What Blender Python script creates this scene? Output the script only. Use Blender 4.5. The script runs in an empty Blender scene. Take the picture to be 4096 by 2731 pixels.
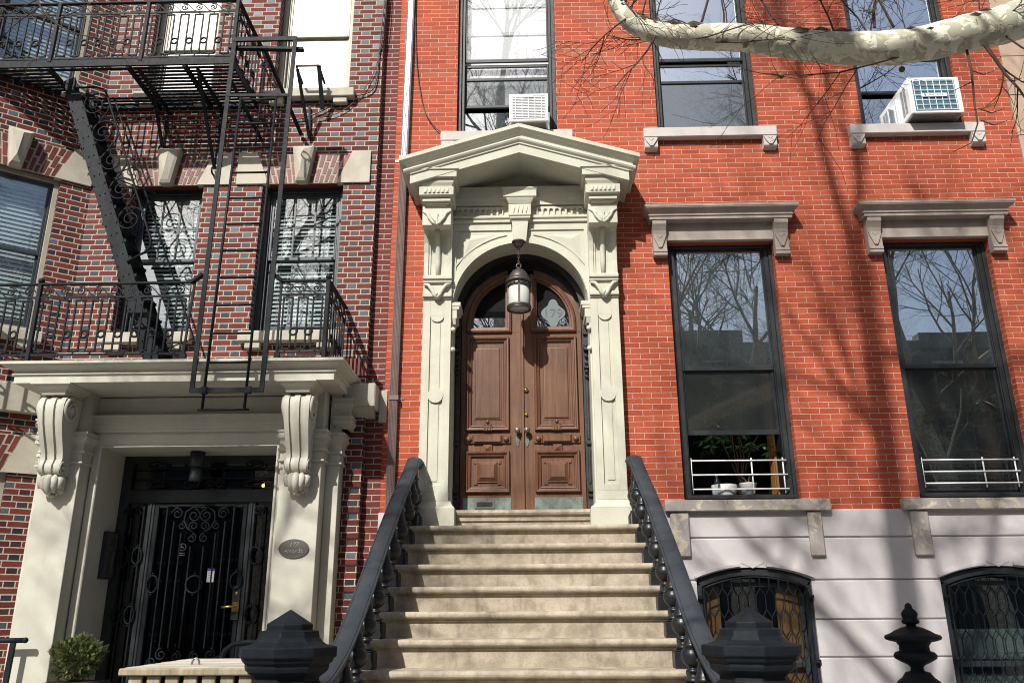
import bpy, math, random
from mathutils import Vector, Matrix
R = math.radians
sc = bpy.context.scene
COL = sc.collection
# ------------------------------------------------------------------ camera
CAMX, CAMD, CAMZ = 0.0642, 8.7, 1.6
def set_camera():
    p, y, r = R(17.986), R(-1.237), R(-0.3207)
    cp, sp, cy, sy = math.cos(p), math.sin(p), math.cos(y), math.sin(y)
    fwd = Vector((sy*cp, cy*cp, sp)); right = Vector((cy, -sy, 0)); up = right.cross(fwd)
    c, s = math.cos(r), math.sin(r)
    rr = right*c + up*s; uu = up*c - right*s
    cam = bpy.data.cameras.new('camera'); o = bpy.data.objects.new('camera', cam); COL.objects.link(o)
    cam.lens = 29.083; cam.sensor_width = 36; cam.sensor_fit = 'HORIZONTAL'; cam.clip_end = 500; cam.clip_start = 0.05
    m = Matrix((rr, uu, -fwd)).transposed().to_4x4(); m.translation = (CAMX, -CAMD, CAMZ)
    o.matrix_world = m; sc.camera = o
set_camera()
# ------------------------------------------------------------------ sky, sun, exposure
SUN_D = Vector((0.42, 1.0, -0.95)).normalized()
SUN_EL, SUN_ROT = R(41.2), R(202.8)
w = bpy.data.worlds.new("World"); sc.world = w; w.use_nodes = True
sky = w.node_tree.nodes.new('ShaderNodeTexSky'); sky.sky_type = 'NISHITA'; sky.sun_disc = False
sky.sun_elevation = SUN_EL; sky.sun_rotation = SUN_ROT; sky.air_density = 1.0; sky.dust_density = 2.6
w.node_tree.links.new(sky.outputs[0], w.node_tree.nodes['Background'].inputs[0])
w.node_tree.nodes['Background'].inputs[1].default_value = 0.085
sl = bpy.data.lights.new('sun', 'SUN'); sl.energy = 5.0; sl.angle = R(0.53); sl.color = (1.0, 0.955, 0.88)
so = bpy.data.objects.new('sun', sl); COL.objects.link(so); so.location = (-10, -25, 25)
so.rotation_euler = SUN_D.to_track_quat('-Z', 'Y').to_euler()
sc.view_settings.view_transform = 'Standard'; sc.view_settings.look = 'None'
sc.view_settings.exposure = 0.42; sc.view_settings.gamma = 1; sc.view_settings.use_curve_mapping = False
sc.cycles.filter_width = 1.05; sc.cycles.max_bounces = 8; sc.cycles.transparent_max_bounces = 16; sc.cycles.sample_clamp_indirect = 6
rng = random.Random(7)
# ------------------------------------------------------------------ mesh builder
class MB:
    def __init__(s, T=None): s.v = []; s.f = []; s.sm = []; s.T = T
    def add(s, vs, fs, smooth=False):
        b = len(s.v)
        if s.T: vs = [s.T(*p) for p in vs]
        s.v += [tuple(p) for p in vs]
        for f in fs: s.f.append(tuple(i+b for i in f)); s.sm.append(smooth)
    def quad(s, a, b, c, d, smooth=False): s.add([a, b, c, d], [(0, 1, 2, 3)], smooth)
    def box(s, x0, x1, y0, y1, z0, z1, c=0):
        if x0 > x1: x0, x1 = x1, x0
        if y0 > y1: y0, y1 = y1, y0
        if z0 > z1: z0, z1 = z1, z0
        if c <= 0:
            s.add([(x0,y0,z0),(x1,y0,z0),(x1,y1,z0),(x0,y1,z0),(x0,y0,z1),(x1,y0,z1),(x1,y1,z1),(x0,y1,z1)],
                  [(0,3,2,1),(4,5,6,7),(0,1,5,4),(1,2,6,5),(2,3,7,6),(3,0,4,7)])
            return s
        c = min(c, (x1-x0)*.45, (y1-y0)*.45, (z1-z0)*.45)
        vs = []; idx = {}
        for i, sx in enumerate((0, 1)):
            for j, sy in enumerate((0, 1)):
                for k, sz in enumerate((0, 1)):
                    X, Y, Z = (x0, x1)[sx], (y0, y1)[sy], (z0, z1)[sz]
                    dx, dy, dz = (c, -c)[sx], (c, -c)[sy], (c, -c)[sz]
                    idx[i,j,k,0] = len(vs); vs.append((X, Y+dy, Z+dz))
                    idx[i,j,k,1] = len(vs); vs.append((X+dx, Y, Z+dz))
                    idx[i,j,k,2] = len(vs); vs.append((X+dx, Y+dy, Z))
        fs = []
        for i in (0, 1):
            q = [idx[i,0,0,0], idx[i,1,0,0], idx[i,1,1,0], idx[i,0,1,0]]; fs.append(q if i else q[::-1])
            q = [idx[0,i,0,1], idx[1,i,0,1], idx[1,i,1,1], idx[0,i,1,1]]; fs.append(q[::-1] if i else q)
            q = [idx[0,0,i,2], idx[1,0,i,2], idx[1,1,i,2], idx[0,1,i,2]]; fs.append(q if i else q[::-1])
        for a in (0, 1):
            for b in (0, 1):
                fs.append([idx[0,a,b,1], idx[1,a,b,1], idx[1,a,b,2], idx[0,a,b,2]])
                fs.append([idx[a,0,b,0], idx[a,1,b,0], idx[a,1,b,2], idx[a,0,b,2]])
                fs.append([idx[a,b,0,0], idx[a,b,1,0], idx[a,b,1,1], idx[a,b,0,1]])
                for k in (0, 1): fs.append([idx[a,b,k,0], idx[a,b,k,1], idx[a,b,k,2]])
        s.add(vs, fs); return s
    def prism(s, pts, y0, y1, smooth=False):            # outline in X-Z pushed along Y
        n = len(pts)
        s.add([(x, y0, z) for x, z in pts] + [(x, y1, z) for x, z in pts],
              [tuple(range(n)), tuple(range(2*n-1, n-1, -1))])
        s.add([(x, y0, z) for x, z in pts] + [(x, y1, z) for x, z in pts],
              [(i, i+n, (i+1) % n + n, (i+1) % n) for i in range(n)], smooth)
    def prismx(s, pts, x0, x1, smooth=False):           # outline in Y-Z pushed along X
        n = len(pts)
        s.add([(x0, y, z) for y, z in pts] + [(x1, y, z) for y, z in pts], [tuple(range(n)), tuple(range(2*n-1, n-1, -1))])
        s.add([(x0, y, z) for y, z in pts] + [(x1, y, z) for y, z in pts],
              [(i, i+n, (i+1) % n + n, (i+1) % n) for i in range(n)], smooth)
    def tube(s, pts, r, n=8, closed=False, smooth=True, cap=True):
        pts = [Vector(p) for p in pts]; m = len(pts)
        rs = r if isinstance(r, (list, tuple)) else [r]*m
        ref = None; rings = []
        for i, p in enumerate(pts):
            if closed: t = pts[(i+1) % m] - pts[i-1]
            else: t = pts[min(i+1, m-1)] - pts[max(i-1, 0)]
            if t.length < 1e-9: t = Vector((0, 0, 1))
            t.normalize()
            if ref is None:
                ref = Vector((0, 0, 1)) if abs(t.z) < .9 else Vector((0, 1, 0))
            a = t.cross(ref)
            if a.length < 1e-5: a = t.orthogonal()
            a.normalize(); b = a.cross(t).normalized(); ref = b
            rings.append([p + (a*math.cos(2*math.pi*(k+.5)/n) + b*math.sin(2*math.pi*(k+.5)/n))*rs[i] for k in range(n)])
        vs = [q for ring in rings for q in ring]; fs = []
        for i in range(m if closed else m-1):
            j = (i+1) % m
            for k in range(n): fs.append((i*n+k, i*n+(k+1) % n, j*n+(k+1) % n, j*n+k))
        if cap and not closed: fs += [tuple(range(n-1, -1, -1)), tuple((m-1)*n+k for k in range(n))]
        s.add(vs, fs, smooth); return s
    def bar(s, p, q, w, h, up=(0, 0, 1)):               # straight rectangular bar
        p, q = Vector(p), Vector(q); t = (q-p).normalized(); u = Vector(up)
        a = t.cross(u)
        if a.length < 1e-4: a = t.cross(Vector((0, 1, 0)))
        a.normalize(); b = a.cross(t).normalized(); a *= w/2; b *= h/2
        s.add([p-a-b, p+a-b, p+a+b, p-a+b, q-a-b, q+a-b, q+a+b, q-a+b],
              [(0,1,2,3),(7,6,5,4),(0,4,5,1),(1,5,6,2),(2,6,7,3),(3,7,4,0)]); return s
    def lathe(s, prof, x, y, n=24, phase=0, smooth=True, flute=None):
        vs = []; fs = []
        for r, z in prof:
            for k in range(n):
                a = phase + 2*math.pi*k/n; rr = r*(1 if not flute else flute(k, z))
                vs.append((x + rr*math.cos(a), y + rr*math.sin(a), z))
        for i in range(len(prof)-1):
            for k in range(n): fs.append((i*n+k, i*n+(k+1) % n, (i+1)*n+(k+1) % n, (i+1)*n+k))
        fs += [tuple(range(n-1, -1, -1)), tuple((len(prof)-1)*n+k for k in range(n))]
        s.add(vs, fs, smooth); return s
    def ball(s, c, r, n=12, sz=1.0):
        m = max(4, n//2); prof = [(max(r*math.sin(math.pi*i/m), 1e-4), c[2]-r*sz*math.cos(math.pi*i/m)) for i in range(m+1)]
        s.lathe(prof, c[0], c[1], n); return s
    def frame(s, x0, x1, z0, z1, y, prof, ):            # mitred picture frame; prof = [(inset, y offset)]
        rings = [[(x0+i, y+d, z0+i), (x1-i, y+d, z0+i), (x1-i, y+d, z1-i), (x0+i, y+d, z1-i)] for i, d in prof]
        vs = [p for r_ in rings for p in r_]; fs = []
        for j in range(len(rings)-1):
            for k in range(4): fs.append((j*4+k, j*4+(k+1) % 4, (j+1)*4+(k+1) % 4, (j+1)*4+k))
        s.add(vs, fs); return s
    def cornice(s, xl, xr, yw, prof, cap=True):         # prof = [(protrusion, z)] top to bottom; mitred returns back to the wall
        pm = max(p for p, z in prof); n = len(prof); vs = []
        for p, z in prof:
            e = pm - p
            vs += [(xl+e, yw, z), (xl+e, yw-p, z), (xr-e, yw-p, z), (xr-e, yw, z)]
        fs = []
        for i in range(n-1):
            for k in range(3): fs.append((i*4+k, (i+1)*4+k, (i+1)*4+k+1, i*4+k+1))
        if cap: fs += [(0, 1, 2, 3), tuple((n-1)*4+k for k in (3, 2, 1, 0))]
        s.add(vs, fs); return s
    def disc(s, x, z, r, y0, y1, n=20):
        s.prism([(x+r*math.cos(2*math.pi*k/n), z+r*math.sin(2*math.pi*k/n)) for k in range(n)], y0, y1, smooth=False); return s
    def build(s, name, mat, parent=None, label=None, cat=None, group=None, kind=None, origin=None, bevel=0, seg=1):
        me = bpy.data.meshes.new(name)
        if parent is not None: og = world_loc(parent)
        elif origin is not None: og = Vector(origin)
        else:
            xs = [p[0] for p in s.v]; ys = [p[1] for p in s.v]; zs = [p[2] for p in s.v]
            og = Vector(((min(xs)+max(xs))/2, (min(ys)+max(ys))/2, min(zs)))
        me.from_pydata([(p[0]-og[0], p[1]-og[1], p[2]-og[2]) for p in s.v], [], s.f)
        me.polygons.foreach_set('use_smooth', s.sm)
        me.update()
        if mat: me.materials.append(mat)
        o = bpy.data.objects.new(name, me); COL.objects.link(o)
        if parent is not None: o.parent = parent
        else: o.location = og
        tag(o, label, cat, group, kind)
        if bevel:
            b = o.modifiers.new('edge', 'BEVEL'); b.width = bevel; b.segments = seg; b.limit_method = 'ANGLE'; b.angle_limit = R(40); b.harden_normals = False
        return o
def world_loc(o):
    l = Vector((0, 0, 0))
    while o is not None: l += o.location; o = o.parent
    return l
def tag(o, label=None, cat=None, group=None, kind=None):
    for k, v in (('label', label), ('category', cat), ('group', group), ('kind', kind)):
        if v: o[k] = v
    return o
def thing(name, loc, label, cat, group=None):
    o = bpy.data.objects.new(name, None); COL.objects.link(o); o.location = loc; o.empty_display_size = .1
    return tag(o, label, cat, group)
def dup(o, loc=None, parent=None, label=None):
    c = o.copy(); COL.objects.link(c)
    if parent is not None: c.parent = parent
    if loc is not None: c.location = loc
    if label: c['label'] = label
    for ch in o.children: dup(ch, None, c)
    return c
def text_mesh(mb, s, cx, y, cz, size, depth=.002, shear=0, sx=1.0, T=None):
    cu = bpy.data.curves.new('lettering', 'FONT'); cu.body = s; cu.size = size; cu.align_x = 'CENTER'; cu.align_y = 'CENTER'; cu.extrude = depth; cu.shear = shear
    o = bpy.data.objects.new('lettering', cu); COL.objects.link(o)
    dg = bpy.context.evaluated_depsgraph_get(); me = bpy.data.meshes.new_from_object(o.evaluated_get(dg))
    f = T or (lambda p: (cx + p.x*sx, y - p.z, cz + p.y))
    mb.add([f(v.co) for v in me.vertices], [tuple(p.vertices) for p in me.polygons])
    bpy.data.objects.remove(o); bpy.data.curves.remove(cu); bpy.data.meshes.remove(me)
def arc(cx, cz, r, a0, a1, n):
    return [(cx + r*math.cos(a0+(a1-a0)*i/n), cz + r*math.sin(a0+(a1-a0)*i/n)) for i in range(n+1)]
def spiral(cx, cz, r0, r1, a0, turns, n=26):            # outside to inside
    return [(cx + (r0+(r1-r0)*i/n)*math.cos(a0+2*math.pi*turns*i/n), cz + (r0+(r1-r0)*i/n)*math.sin(a0+2*math.pi*turns*i/n)) for i in range(n+1)]
# ------------------------------------------------------------------ materials
class G:
    def __init__(s, name):
        s.m = bpy.data.materials.new(name); s.m.use_nodes = True; s.nt = s.m.node_tree; s.b = s.nt.nodes['Principled BSDF']; s._p = None
    def n(s, t, **k):
        nd = s.nt.nodes.new('ShaderNode'+t)
        for a, v in k.items(): setattr(nd, a, v)
        return nd
    def put(s, sock, v):
        if isinstance(v, bpy.types.NodeSocket): s.nt.links.new(v, sock)
        elif isinstance(v, (tuple, list)) and len(v) == 3 and sock.type == 'RGBA': sock.default_value = (*v, 1)
        else: sock.default_value = v
    def math(s, op, a, b=None, c=None, clamp=False):
        nd = s.n('Math', operation=op, use_clamp=clamp); s.put(nd.inputs[0], a)
        if b is not None: s.put(nd.inputs[1], b)
        if c is not None: s.put(nd.inputs[2], c)
        return nd.outputs[0]
    def mix(s, f, a, b, mode='MIX'):
        nd = s.n('Mix', data_type='RGBA', blend_type=mode); s.put(nd.inputs[0], f); s.put(nd.inputs[6], a); s.put(nd.inputs[7], b); return nd.outputs[2]
    def geo(s):
        if not s._p: s._p = s.n('NewGeometry')
        return s._p
    def pos(s): return s.geo().outputs['Position']
    def scaled(s, v):
        nd = s.n('VectorMath', operation='MULTIPLY'); s.put(nd.inputs[0], s.pos()); nd.inputs[1].default_value = v; return nd.outputs[0]
    def noise(s, scale, detail=3, rough=.55, vec=None, dist=0):
        nd = s.n('TexNoise'); nd.inputs['Scale'].default_value = scale; nd.inputs['Detail'].default_value = detail; nd.inputs['Roughness'].default_value = rough; nd.inputs['Distortion'].default_value = dist
        s.put(nd.inputs['Vector'], vec if vec is not None else s.pos()); return nd.outputs['Fac']
    def ramp(s, f, stops, interp='LINEAR'):
        nd = s.n('ValToRGB'); cr = nd.color_ramp; cr.interpolation = interp
        while len(cr.elements) < len(stops): cr.elements.new(.5)
        for e, (p, c) in zip(cr.elements, stops): e.position = p; e.color = (*c, 1) if len(c) == 3 else c
        s.put(nd.inputs[0], f); return nd.outputs[0]
    def step(s, f, a, b):
        nd = s.n('MapRange', interpolation_type='SMOOTHSTEP'); s.put(nd.inputs[0], f); nd.inputs[1].default_value = a; nd.inputs[2].default_value = b; return nd.outputs[0]
    def bump(s, h, strength=.3, dist=.01, prev=None):
        nd = s.n('Bump'); nd.inputs['Strength'].default_value = strength; nd.inputs['Distance'].default_value = dist; s.put(nd.inputs['Height'], h)
        if prev is not None: s.put(nd.inputs['Normal'], prev)
        return nd.outputs[0]
    def out(s, col, rough=.7, nrm=None, metal=0, spec=None, coat=None):
        s.put(s.b.inputs['Base Color'], col); s.put(s.b.inputs['Roughness'], rough); s.put(s.b.inputs['Metallic'], metal)
        if nrm is not None: s.put(s.b.inputs['Normal'], nrm)
        if spec is not None: s.put(s.b.inputs['Specular IOR Level'], spec)
        if coat: s.put(s.b.inputs['Coat Weight'], coat); s.put(s.b.inputs['Coat Roughness'], .18)
        return s.m
def brick(name, L, H, joint, reds, mortar, header=None, LH=.105, darks=None, rough=.8, bumpd=.006, efflo=.12):
    g = G(name); ge = g.geo()
    sp = g.n('SeparateXYZ'); g.put(sp.inputs[0], g.pos()); sn = g.n('SeparateXYZ'); g.put(sn.inputs[0], ge.outputs['True Normal'])
    wob = g.math('MULTIPLY', g.math('SUBTRACT', g.noise(9, 2), .5), .006)
    u = g.math('ADD', g.math('SUBTRACT', g.math('MULTIPLY', sp.outputs[1], sn.outputs[0]), g.math('MULTIPLY', sp.outputs[0], sn.outputs[1])), 40.0)
    v = g.math('ADD', g.math('ADD', sp.outputs[2], 20.0), wob)
    rr = g.math('DIVIDE', v, H); row = g.math('FLOOR', rr); fv = g.math('FRACT', rr)
    odd = g.math('MODULO', row, 2.0)
    P = L + (LH if header else 0)
    jit = g.math('MULTIPLY', g.math('SINE', g.math('MULTIPLY', row, 12.9898)), .02)
    uu = g.math('ADD', g.math('ADD', g.math('DIVIDE', u, P), g.math('MULTIPLY', odd, .5)), jit)
    cell = g.math('FLOOR', uu); t = g.math('MULTIPLY', g.math('FRACT', uu), P)
    du = g.math('MINIMUM', t, g.math('SUBTRACT', P, t))
    if header:
        du = g.math('MINIMUM', du, g.math('ABSOLUTE', g.math('SUBTRACT', t, L)))
        isH = g.math('GREATER_THAN', t, L); cid = g.math('ADD', g.math('MULTIPLY', cell, 2.0), isH)
    else: cid = cell
    dv = g.math('MULTIPLY', g.math('MINIMUM', fv, g.math('SUBTRACT', 1.0, fv)), H)
    d = g.math('ADD', g.math('MINIMUM', du, dv), g.math('MULTIPLY', g.math('SUBTRACT', g.noise(45, 2), .5), .0035))
    face = g.step(d, joint/2-.0012, joint/2+.0016)
    cv = g.n('CombineXYZ'); g.put(cv.inputs[0], cid); g.put(cv.inputs[1], row)
    wn = g.n('TexWhiteNoise', noise_dimensions='3D'); g.put(wn.inputs['Vector'], cv.outputs[0]); rnd = wn.outputs['Value']
    k = len(reds); col = g.ramp(rnd, [(i/(k-1), c) for i, c in enumerate(reds)])
    if header:
        m = len(darks); dk = g.ramp(rnd, [(i/(m-1), c) for i, c in enumerate(darks)]); col = g.mix(isH, col, dk)
    speck = g.noise(70, 4, .7)
    col = g.mix(g.step(speck, .35, .75), g.mix(.35, col, (0, 0, 0)), col)
    col = g.mix(g.math('MULTIPLY', g.step(g.noise(26, 4, .7), .62, .8), efflo), col, (.55, .42, .38))
    col = g.mix(g.math('MULTIPLY', g.step(g.noise(.9, 4, .6), .45, .75), .30), col, g.mix(.6, col, (.06, .02, .015)))
    mc = g.mix(g.noise(30, 3), mortar, tuple(c*.72 for c in mortar))
    full = g.mix(face, mc, col)
    hgt = g.math('ADD', g.math('MULTIPLY', face, 1.0), g.math('MULTIPLY', g.noise(90, 3), .25))
    rough_s = rough
    if header: rough_s = g.math('SUBTRACT', rough, g.math('MULTIPLY', g.math('MULTIPLY', isH, face), .3))
    return g.out(full, rough_s, g.bump(hgt, .7, bumpd), spec=.25)
def stone(name, base, dark=None, scale=3.0, speck=.25, rough=.82, streak=.2, bumpd=.003, fine=60, stain=(.16, .14, .11), light=None, light_amt=0.0, spec=.3):
    g = G(name); dark = dark or tuple(c*.78 for c in base)
    col = g.mix(g.step(g.noise(scale, 4, .6), .35, .7), base, dark)
    col = g.mix(g.math('MULTIPLY', g.step(g.noise(fine, 4, .75), .45, .8), speck), col, tuple(c*.55 for c in base))
    st = g.noise(1.0, 4, .6, vec=g.scaled((7, 7, .9)))
    col = g.mix(g.math('MULTIPLY', g.step(st, .52, .78), streak), col, stain)
    if light:
        lt = g.step(g.noise(5.5, 5, .68, dist=.6), .52, .57); col = g.mix(g.math('MULTIPLY', lt, light_amt), col, light)
    return g.out(col, rough, g.bump(g.math('ADD', g.noise(fine, 3, .7), g.math('MULTIPLY', g.noise(9, 3), 1.2)), .5, bumpd), spec=spec)
def paint(name, col, rough=.4, bumpd=.0015, bs=60, var=.35, metal=0, spec=.5, worn=None):
    g = G(name); c = g.mix(g.step(g.noise(7, 4, .65), .35, .7), col, tuple(x*(1-var) for x in col))
    if worn: c = g.mix(g.math('MULTIPLY', g.step(g.noise(22, 5, .7), .66, .72), .8), c, worn)
    ro = g.math('ADD', g.math('MULTIPLY', g.noise(25, 3), .22), rough-.11)
    return g.out(c, ro, g.bump(g.noise(bs, 3, .6), .5, bumpd), metal, spec)
def wood(name, c1, c2, c3, vert=True, rough=.5, coat=.25, scale=1.0, grain=.5):
    g = G(name); v = g.scaled((34*scale, 34*scale, 1.6*scale) if vert else (1.6*scale, 34*scale, 34*scale))
    a = g.noise(1.0, 5, .65, vec=v, dist=.4); b = g.noise(2.2, 3, .6)
    col = g.ramp(g.math('ADD', g.math('MULTIPLY', a, .65), g.math('MULTIPLY', b, .35)), [(.28, c1), (.5, c2), (.74, c3)])
    return g.out(col, rough, g.bump(a, grain, .002), coat=coat)
M = {}
M['red_brick'] = brick('orange_red_brick', .209, .0632, .0052, [(.36,.066,.030),(.42,.080,.036),(.46,.092,.042),(.50,.108,.05),(.40,.073,.034)], (.60,.42,.35), efflo=.16)
M['dark_brick'] = brick('flemish_brick', .205, .0652, .0108, [(.095,.020,.017),(.15,.030,.024),(.20,.042,.032),(.125,.025,.021),(.17,.038,.03)], (.45,.41,.345), header=True, LH=.105,
                        darks=[(.016,.019,.025),(.028,.032,.041),(.10,.026,.022),(.022,.027,.035),(.05,.06,.075),(.13,.15,.19)], bumpd=.008, efflo=.05)
M['strip_brick'] = brick('worn_red_brick', .20, .0652, .009, [(.13,.03,.026),(.19,.042,.035),(.16,.036,.03)], (.42,.36,.31), efflo=.25)
M['portal'] = stone('painted_pale_stone', (.515,.512,.425), (.45,.445,.37), 2.2, .14, .8, .30, .002, 70, (.30,.27,.19))
M['portico'] = stone('grey_painted_stone', (.485,.478,.405), (.42,.412,.35), 2.0, .06, .6, .12, .0015, 60, (.22,.20,.15), spec=.4)
M['basement'] = stone('lilac_grey_stone', (.465,.445,.452), (.41,.392,.402), 1.6, .08, .85, .10, .0012, 55, (.30,.26,.25))
M['sill'] = stone('flaking_stone', (.36,.325,.305), (.28,.255,.245), 4, .2, .9, .2, .003, 50, (.2,.17,.15), light=(.52,.47,.36), light_amt=.8)
M['upper_sill'] = stone('grey_stone', (.50,.465,.445), (.43,.40,.385), 4, .15, .9, .2, .002, 50, (.25,.22,.2))
M['lintel'] = stone('brown_grey_stone', (.345,.295,.262), (.27,.23,.205), 3.5, .12, .88, .35, .002, 50, (.22,.17,.13))
M['steps'] = stone('worn_tan_stone', (.43,.375,.295), (.27,.23,.175), 8, .8, .9, .7, .005, 60, (.10,.085,.06))
M['limestone'] = stone('limestone', (.46,.43,.36), (.38,.36,.30), 4, .12, .88, .3, .002, 50, (.2,.17,.13))
M['brownstone'] = stone('tan_stone', (.42,.31,.23), (.36,.265,.2), 3, .1, .9, .2, .002, 60)
M['iron'] = paint('black_iron', (.010,.0135,.018), .6, .0025, 70, .4, spec=.16)
M['rail_paint'] = paint('slate_black_paint', (.034,.042,.053), .58, .0012, 30, .3, spec=.35, worn=(.10,.09,.085))
M['baluster'] = paint('black_baluster_paint', (.014,.016,.019), .36, .0008, 40, .3, spec=.4)
M['frame'] = paint('black_window_paint', (.022,.027,.031), .45, .001, 50, .35, spec=.4)
M['casing'] = paint('rough_black_casing', (.022,.024,.026), .55, .006, 45, .5)
M['frame_blue'] = paint('navy_window_paint', (.035,.045,.055), .35, .0006, 50, .25)
M['frame_tan'] = paint('tan_window_paint', (.36,.33,.26), .5, .001, 40, .15)
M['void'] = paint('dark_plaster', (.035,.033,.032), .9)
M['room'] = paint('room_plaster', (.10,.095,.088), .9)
M['white'] = paint('white_enamel', (.80,.80,.81), .35, .0004, 40, .05)
M['grille_white'] = paint('white_plastic', (.72,.74,.76), .4, .0004, 40, .05)
M['alu'] = paint('bare_aluminium', (.66,.67,.68), .32, .0004, 60, .1, metal=.8)
M['pipe'] = paint('brown_pipe_paint', (.17,.125,.12), .42, .0008, 50, .2)
M['door_wood'] = wood('weathered_door_wood', (.045,.016,.007), (.108,.044,.019), (.18,.086,.038), rough=.52, coat=.15, grain=.35)
M['door_trim'] = wood('varnished_trim_wood', (.055,.017,.008), (.11,.042,.019), (.165,.078,.038), rough=.48, coat=.2, grain=.3)
M['shutter'] = wood('honey_shutter_wood', (.15,.062,.016), (.23,.105,.03), (.29,.15,.05), rough=.5)
M['bin_wood'] = wood('weathered_green_wood', (.16,.12,.075), (.40,.34,.23), (.58,.53,.42), rough=.85, coat=0, scale=.8, grain=.8)
M['bin_top'] = wood('silvered_wood', (.30,.25,.19), (.52,.475,.40), (.66,.63,.56), vert=False, rough=.85, coat=0, scale=.8, grain=.8)
M['brass'] = paint('brass', (.62,.42,.17), .28, .0004, 60, .2, metal=1)
M['bronze'] = paint('old_bronze', (.115,.10,.095), .42, .001, 60, .3, metal=.7)
M['knob'] = paint('green_bronze', (.20,.21,.17), .4, .001, 60, .3, metal=.6)
def plate_mat():
    g = G('verdigris_plate'); c = g.mix(g.step(g.noise(9, 5, .65), .4, .72), (.15,.165,.155), (.24,.31,.285)); c = g.mix(g.step(g.noise(3, 4), .5, .75), c, (.12,.12,.11))
    return g.out(c, g.math('ADD', g.math('MULTIPLY', g.noise(14, 4), .3), .32), g.bump(g.noise(30, 3), .2, .0006), .55)
M['plate'] = plate_mat()
def bark_mat():
    g = G('plane_bark'); n = g.noise(13.0, 3, .55, dist=.8); n2 = g.noise(15, 2, .5, dist=.9)
    c = g.mix(g.step(n, .485, .505), (.66,.64,.52), (.40,.39,.30)); c = g.mix(g.math('MULTIPLY', g.step(n2, .60, .62), 1.0), c, (.52,.50,.38))
    c = g.mix(g.math('MULTIPLY', g.step(g.noise(7, 4, .6, dist=1), .665, .69), .9), c, (.17,.12,.075))
    c = g.mix(g.math('MULTIPLY', g.step(g.noise(40, 4, .7), .5, .8), .22), c, (.2,.17,.12))
    h = g.math('ADD', g.step(n, .48, .51), g.math('MULTIPLY', g.noise(35, 3), .5))
    return g.out(c, .85, g.bump(h, .45, .006))
M['bark'] = bark_mat()
M['dark_bark'] = stone('twig_bark', (.085,.055,.042), (.045,.03,.024), 8, .3, .9, 0, .002, 60)
M['grey_bark'] = stone('grey_bark', (.20,.185,.15), (.12,.11,.09), 5, .3, .9, 0, .003, 40)
M['loose_bark'] = stone('peeling_bark', (.15,.11,.07), (.07,.05,.03), 14, .5, .95, 0, .006, 60)
def leaf_mat(name, a, b):
    g = G(name); ge = g.geo(); c = g.ramp(ge.outputs['Random Per Island'], [(0, a), (1, b)]); g.out(c, .55, spec=.4)
    g.put(g.b.inputs['Subsurface Weight'], 0.0); return g.m
M['shrub_leaf'] = leaf_mat('shrub_leaf', (.055,.085,.022), (.17,.20,.065))
M['house_leaf'] = leaf_mat('houseplant_leaf', (.03,.075,.03), (.10,.19,.075))
M['dry_leaf'] = leaf_mat('dry_leaf', (.25,.16,.08), (.12,.16,.06))
def glass(name, refl, tint=(.92,.96,.96), rough=0.0, haze=0.0, hazec=(.3,.33,.33), wave=.0):
    g = G(name); nt = g.nt; nt.nodes.remove(g.b); o = nt.nodes['Material Output']
    tr = g.n('BsdfTransparent'); tr.inputs[0].default_value = (*tint, 1)
    gl = g.n('BsdfGlossy'); gl.inputs['Roughness'].default_value = rough; gl.inputs[0].default_value = (.92, .97, 1, 1)
    if wave: g.put(gl.inputs['Normal'], g.bump(g.noise(1.7, 2, .5), wave, .02))
    fr = g.n('LayerWeight'); fr.inputs['Blend'].default_value = .35
    f = g.math('ADD', g.math('MULTIPLY', fr.outputs['Facing'], .28), refl, clamp=True)
    mx = g.n('MixShader'); g.put(mx.inputs[0], f); nt.links.new(tr.outputs[0], mx.inputs[1]); nt.links.new(gl.outputs[0], mx.inputs[2]); last = mx.outputs[0]
    if haze:
        df = g.n('BsdfDiffuse'); df.inputs[0].default_value = (*hazec, 1); m2 = g.n('MixShader'); m2.inputs[0].default_value = haze
        nt.links.new(last, m2.inputs[1]); nt.links.new(df.outputs[0], m2.inputs[2]); last = m2.outputs[0]
    nt.links.new(last, o.inputs[0]); return g.m
M['glass'] = glass('window_glass', .46, wave=.008, haze=.05, hazec=(.35,.42,.45))
M['glass_left'] = glass('old_window_glass', .17, wave=.008)
M['glass_upper'] = glass('upper_window_glass', .70, wave=.012)
M['glass_shaded'] = glass('shaded_window_glass', .16, (1,1,1), wave=.01)
M['screen'] = glass('insect_screen', .10, (.55,.58,.58), .06, .10, (.16,.18,.18))
M['door_glass'] = glass('door_glass', .5, (.5,.52,.52), 0.0, wave=.01)
M['dark_glass'] = glass('entrance_glass', .07, (.45,.45,.45))
M['etched'] = glass('etched_glass', .10, (.55,.6,.6), .3, .6, (.24,.29,.29))
M['clear'] = glass('clear_plastic', .12, (.85,.9,.9))
M['blind'] = paint('white_blind', (.66,.69,.70), .7, .0003, 50, .06)
M['shade'] = paint('white_shade', (.86,.87,.88), .8, .0003, 50, .05)
M['frost'] = G('frosted_glass').out((.44,.46,.43), .38, spec=.5)
M['slate_blue_coil'] = paint('condenser_coil', (.10,.20,.26), .45, .001, 90, .2, metal=.4)
M['paper'] = paint('white_paper', (.80,.80,.84), .7, .0001, 20, .02)
M['purple'] = paint('purple_ink', (.10,.06,.30), .6, .0001, 20, .02)
M['ink'] = paint('grey_ink', (.12,.12,.16), .6)
M['steel'] = paint('brushed_steel', (.30,.30,.30), .38, .0004, 90, .12, metal=.75)
M['plaque'] = paint('brushed_plaque', (.13,.12,.113), .42, .0004, 90, .1, metal=.5)
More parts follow.
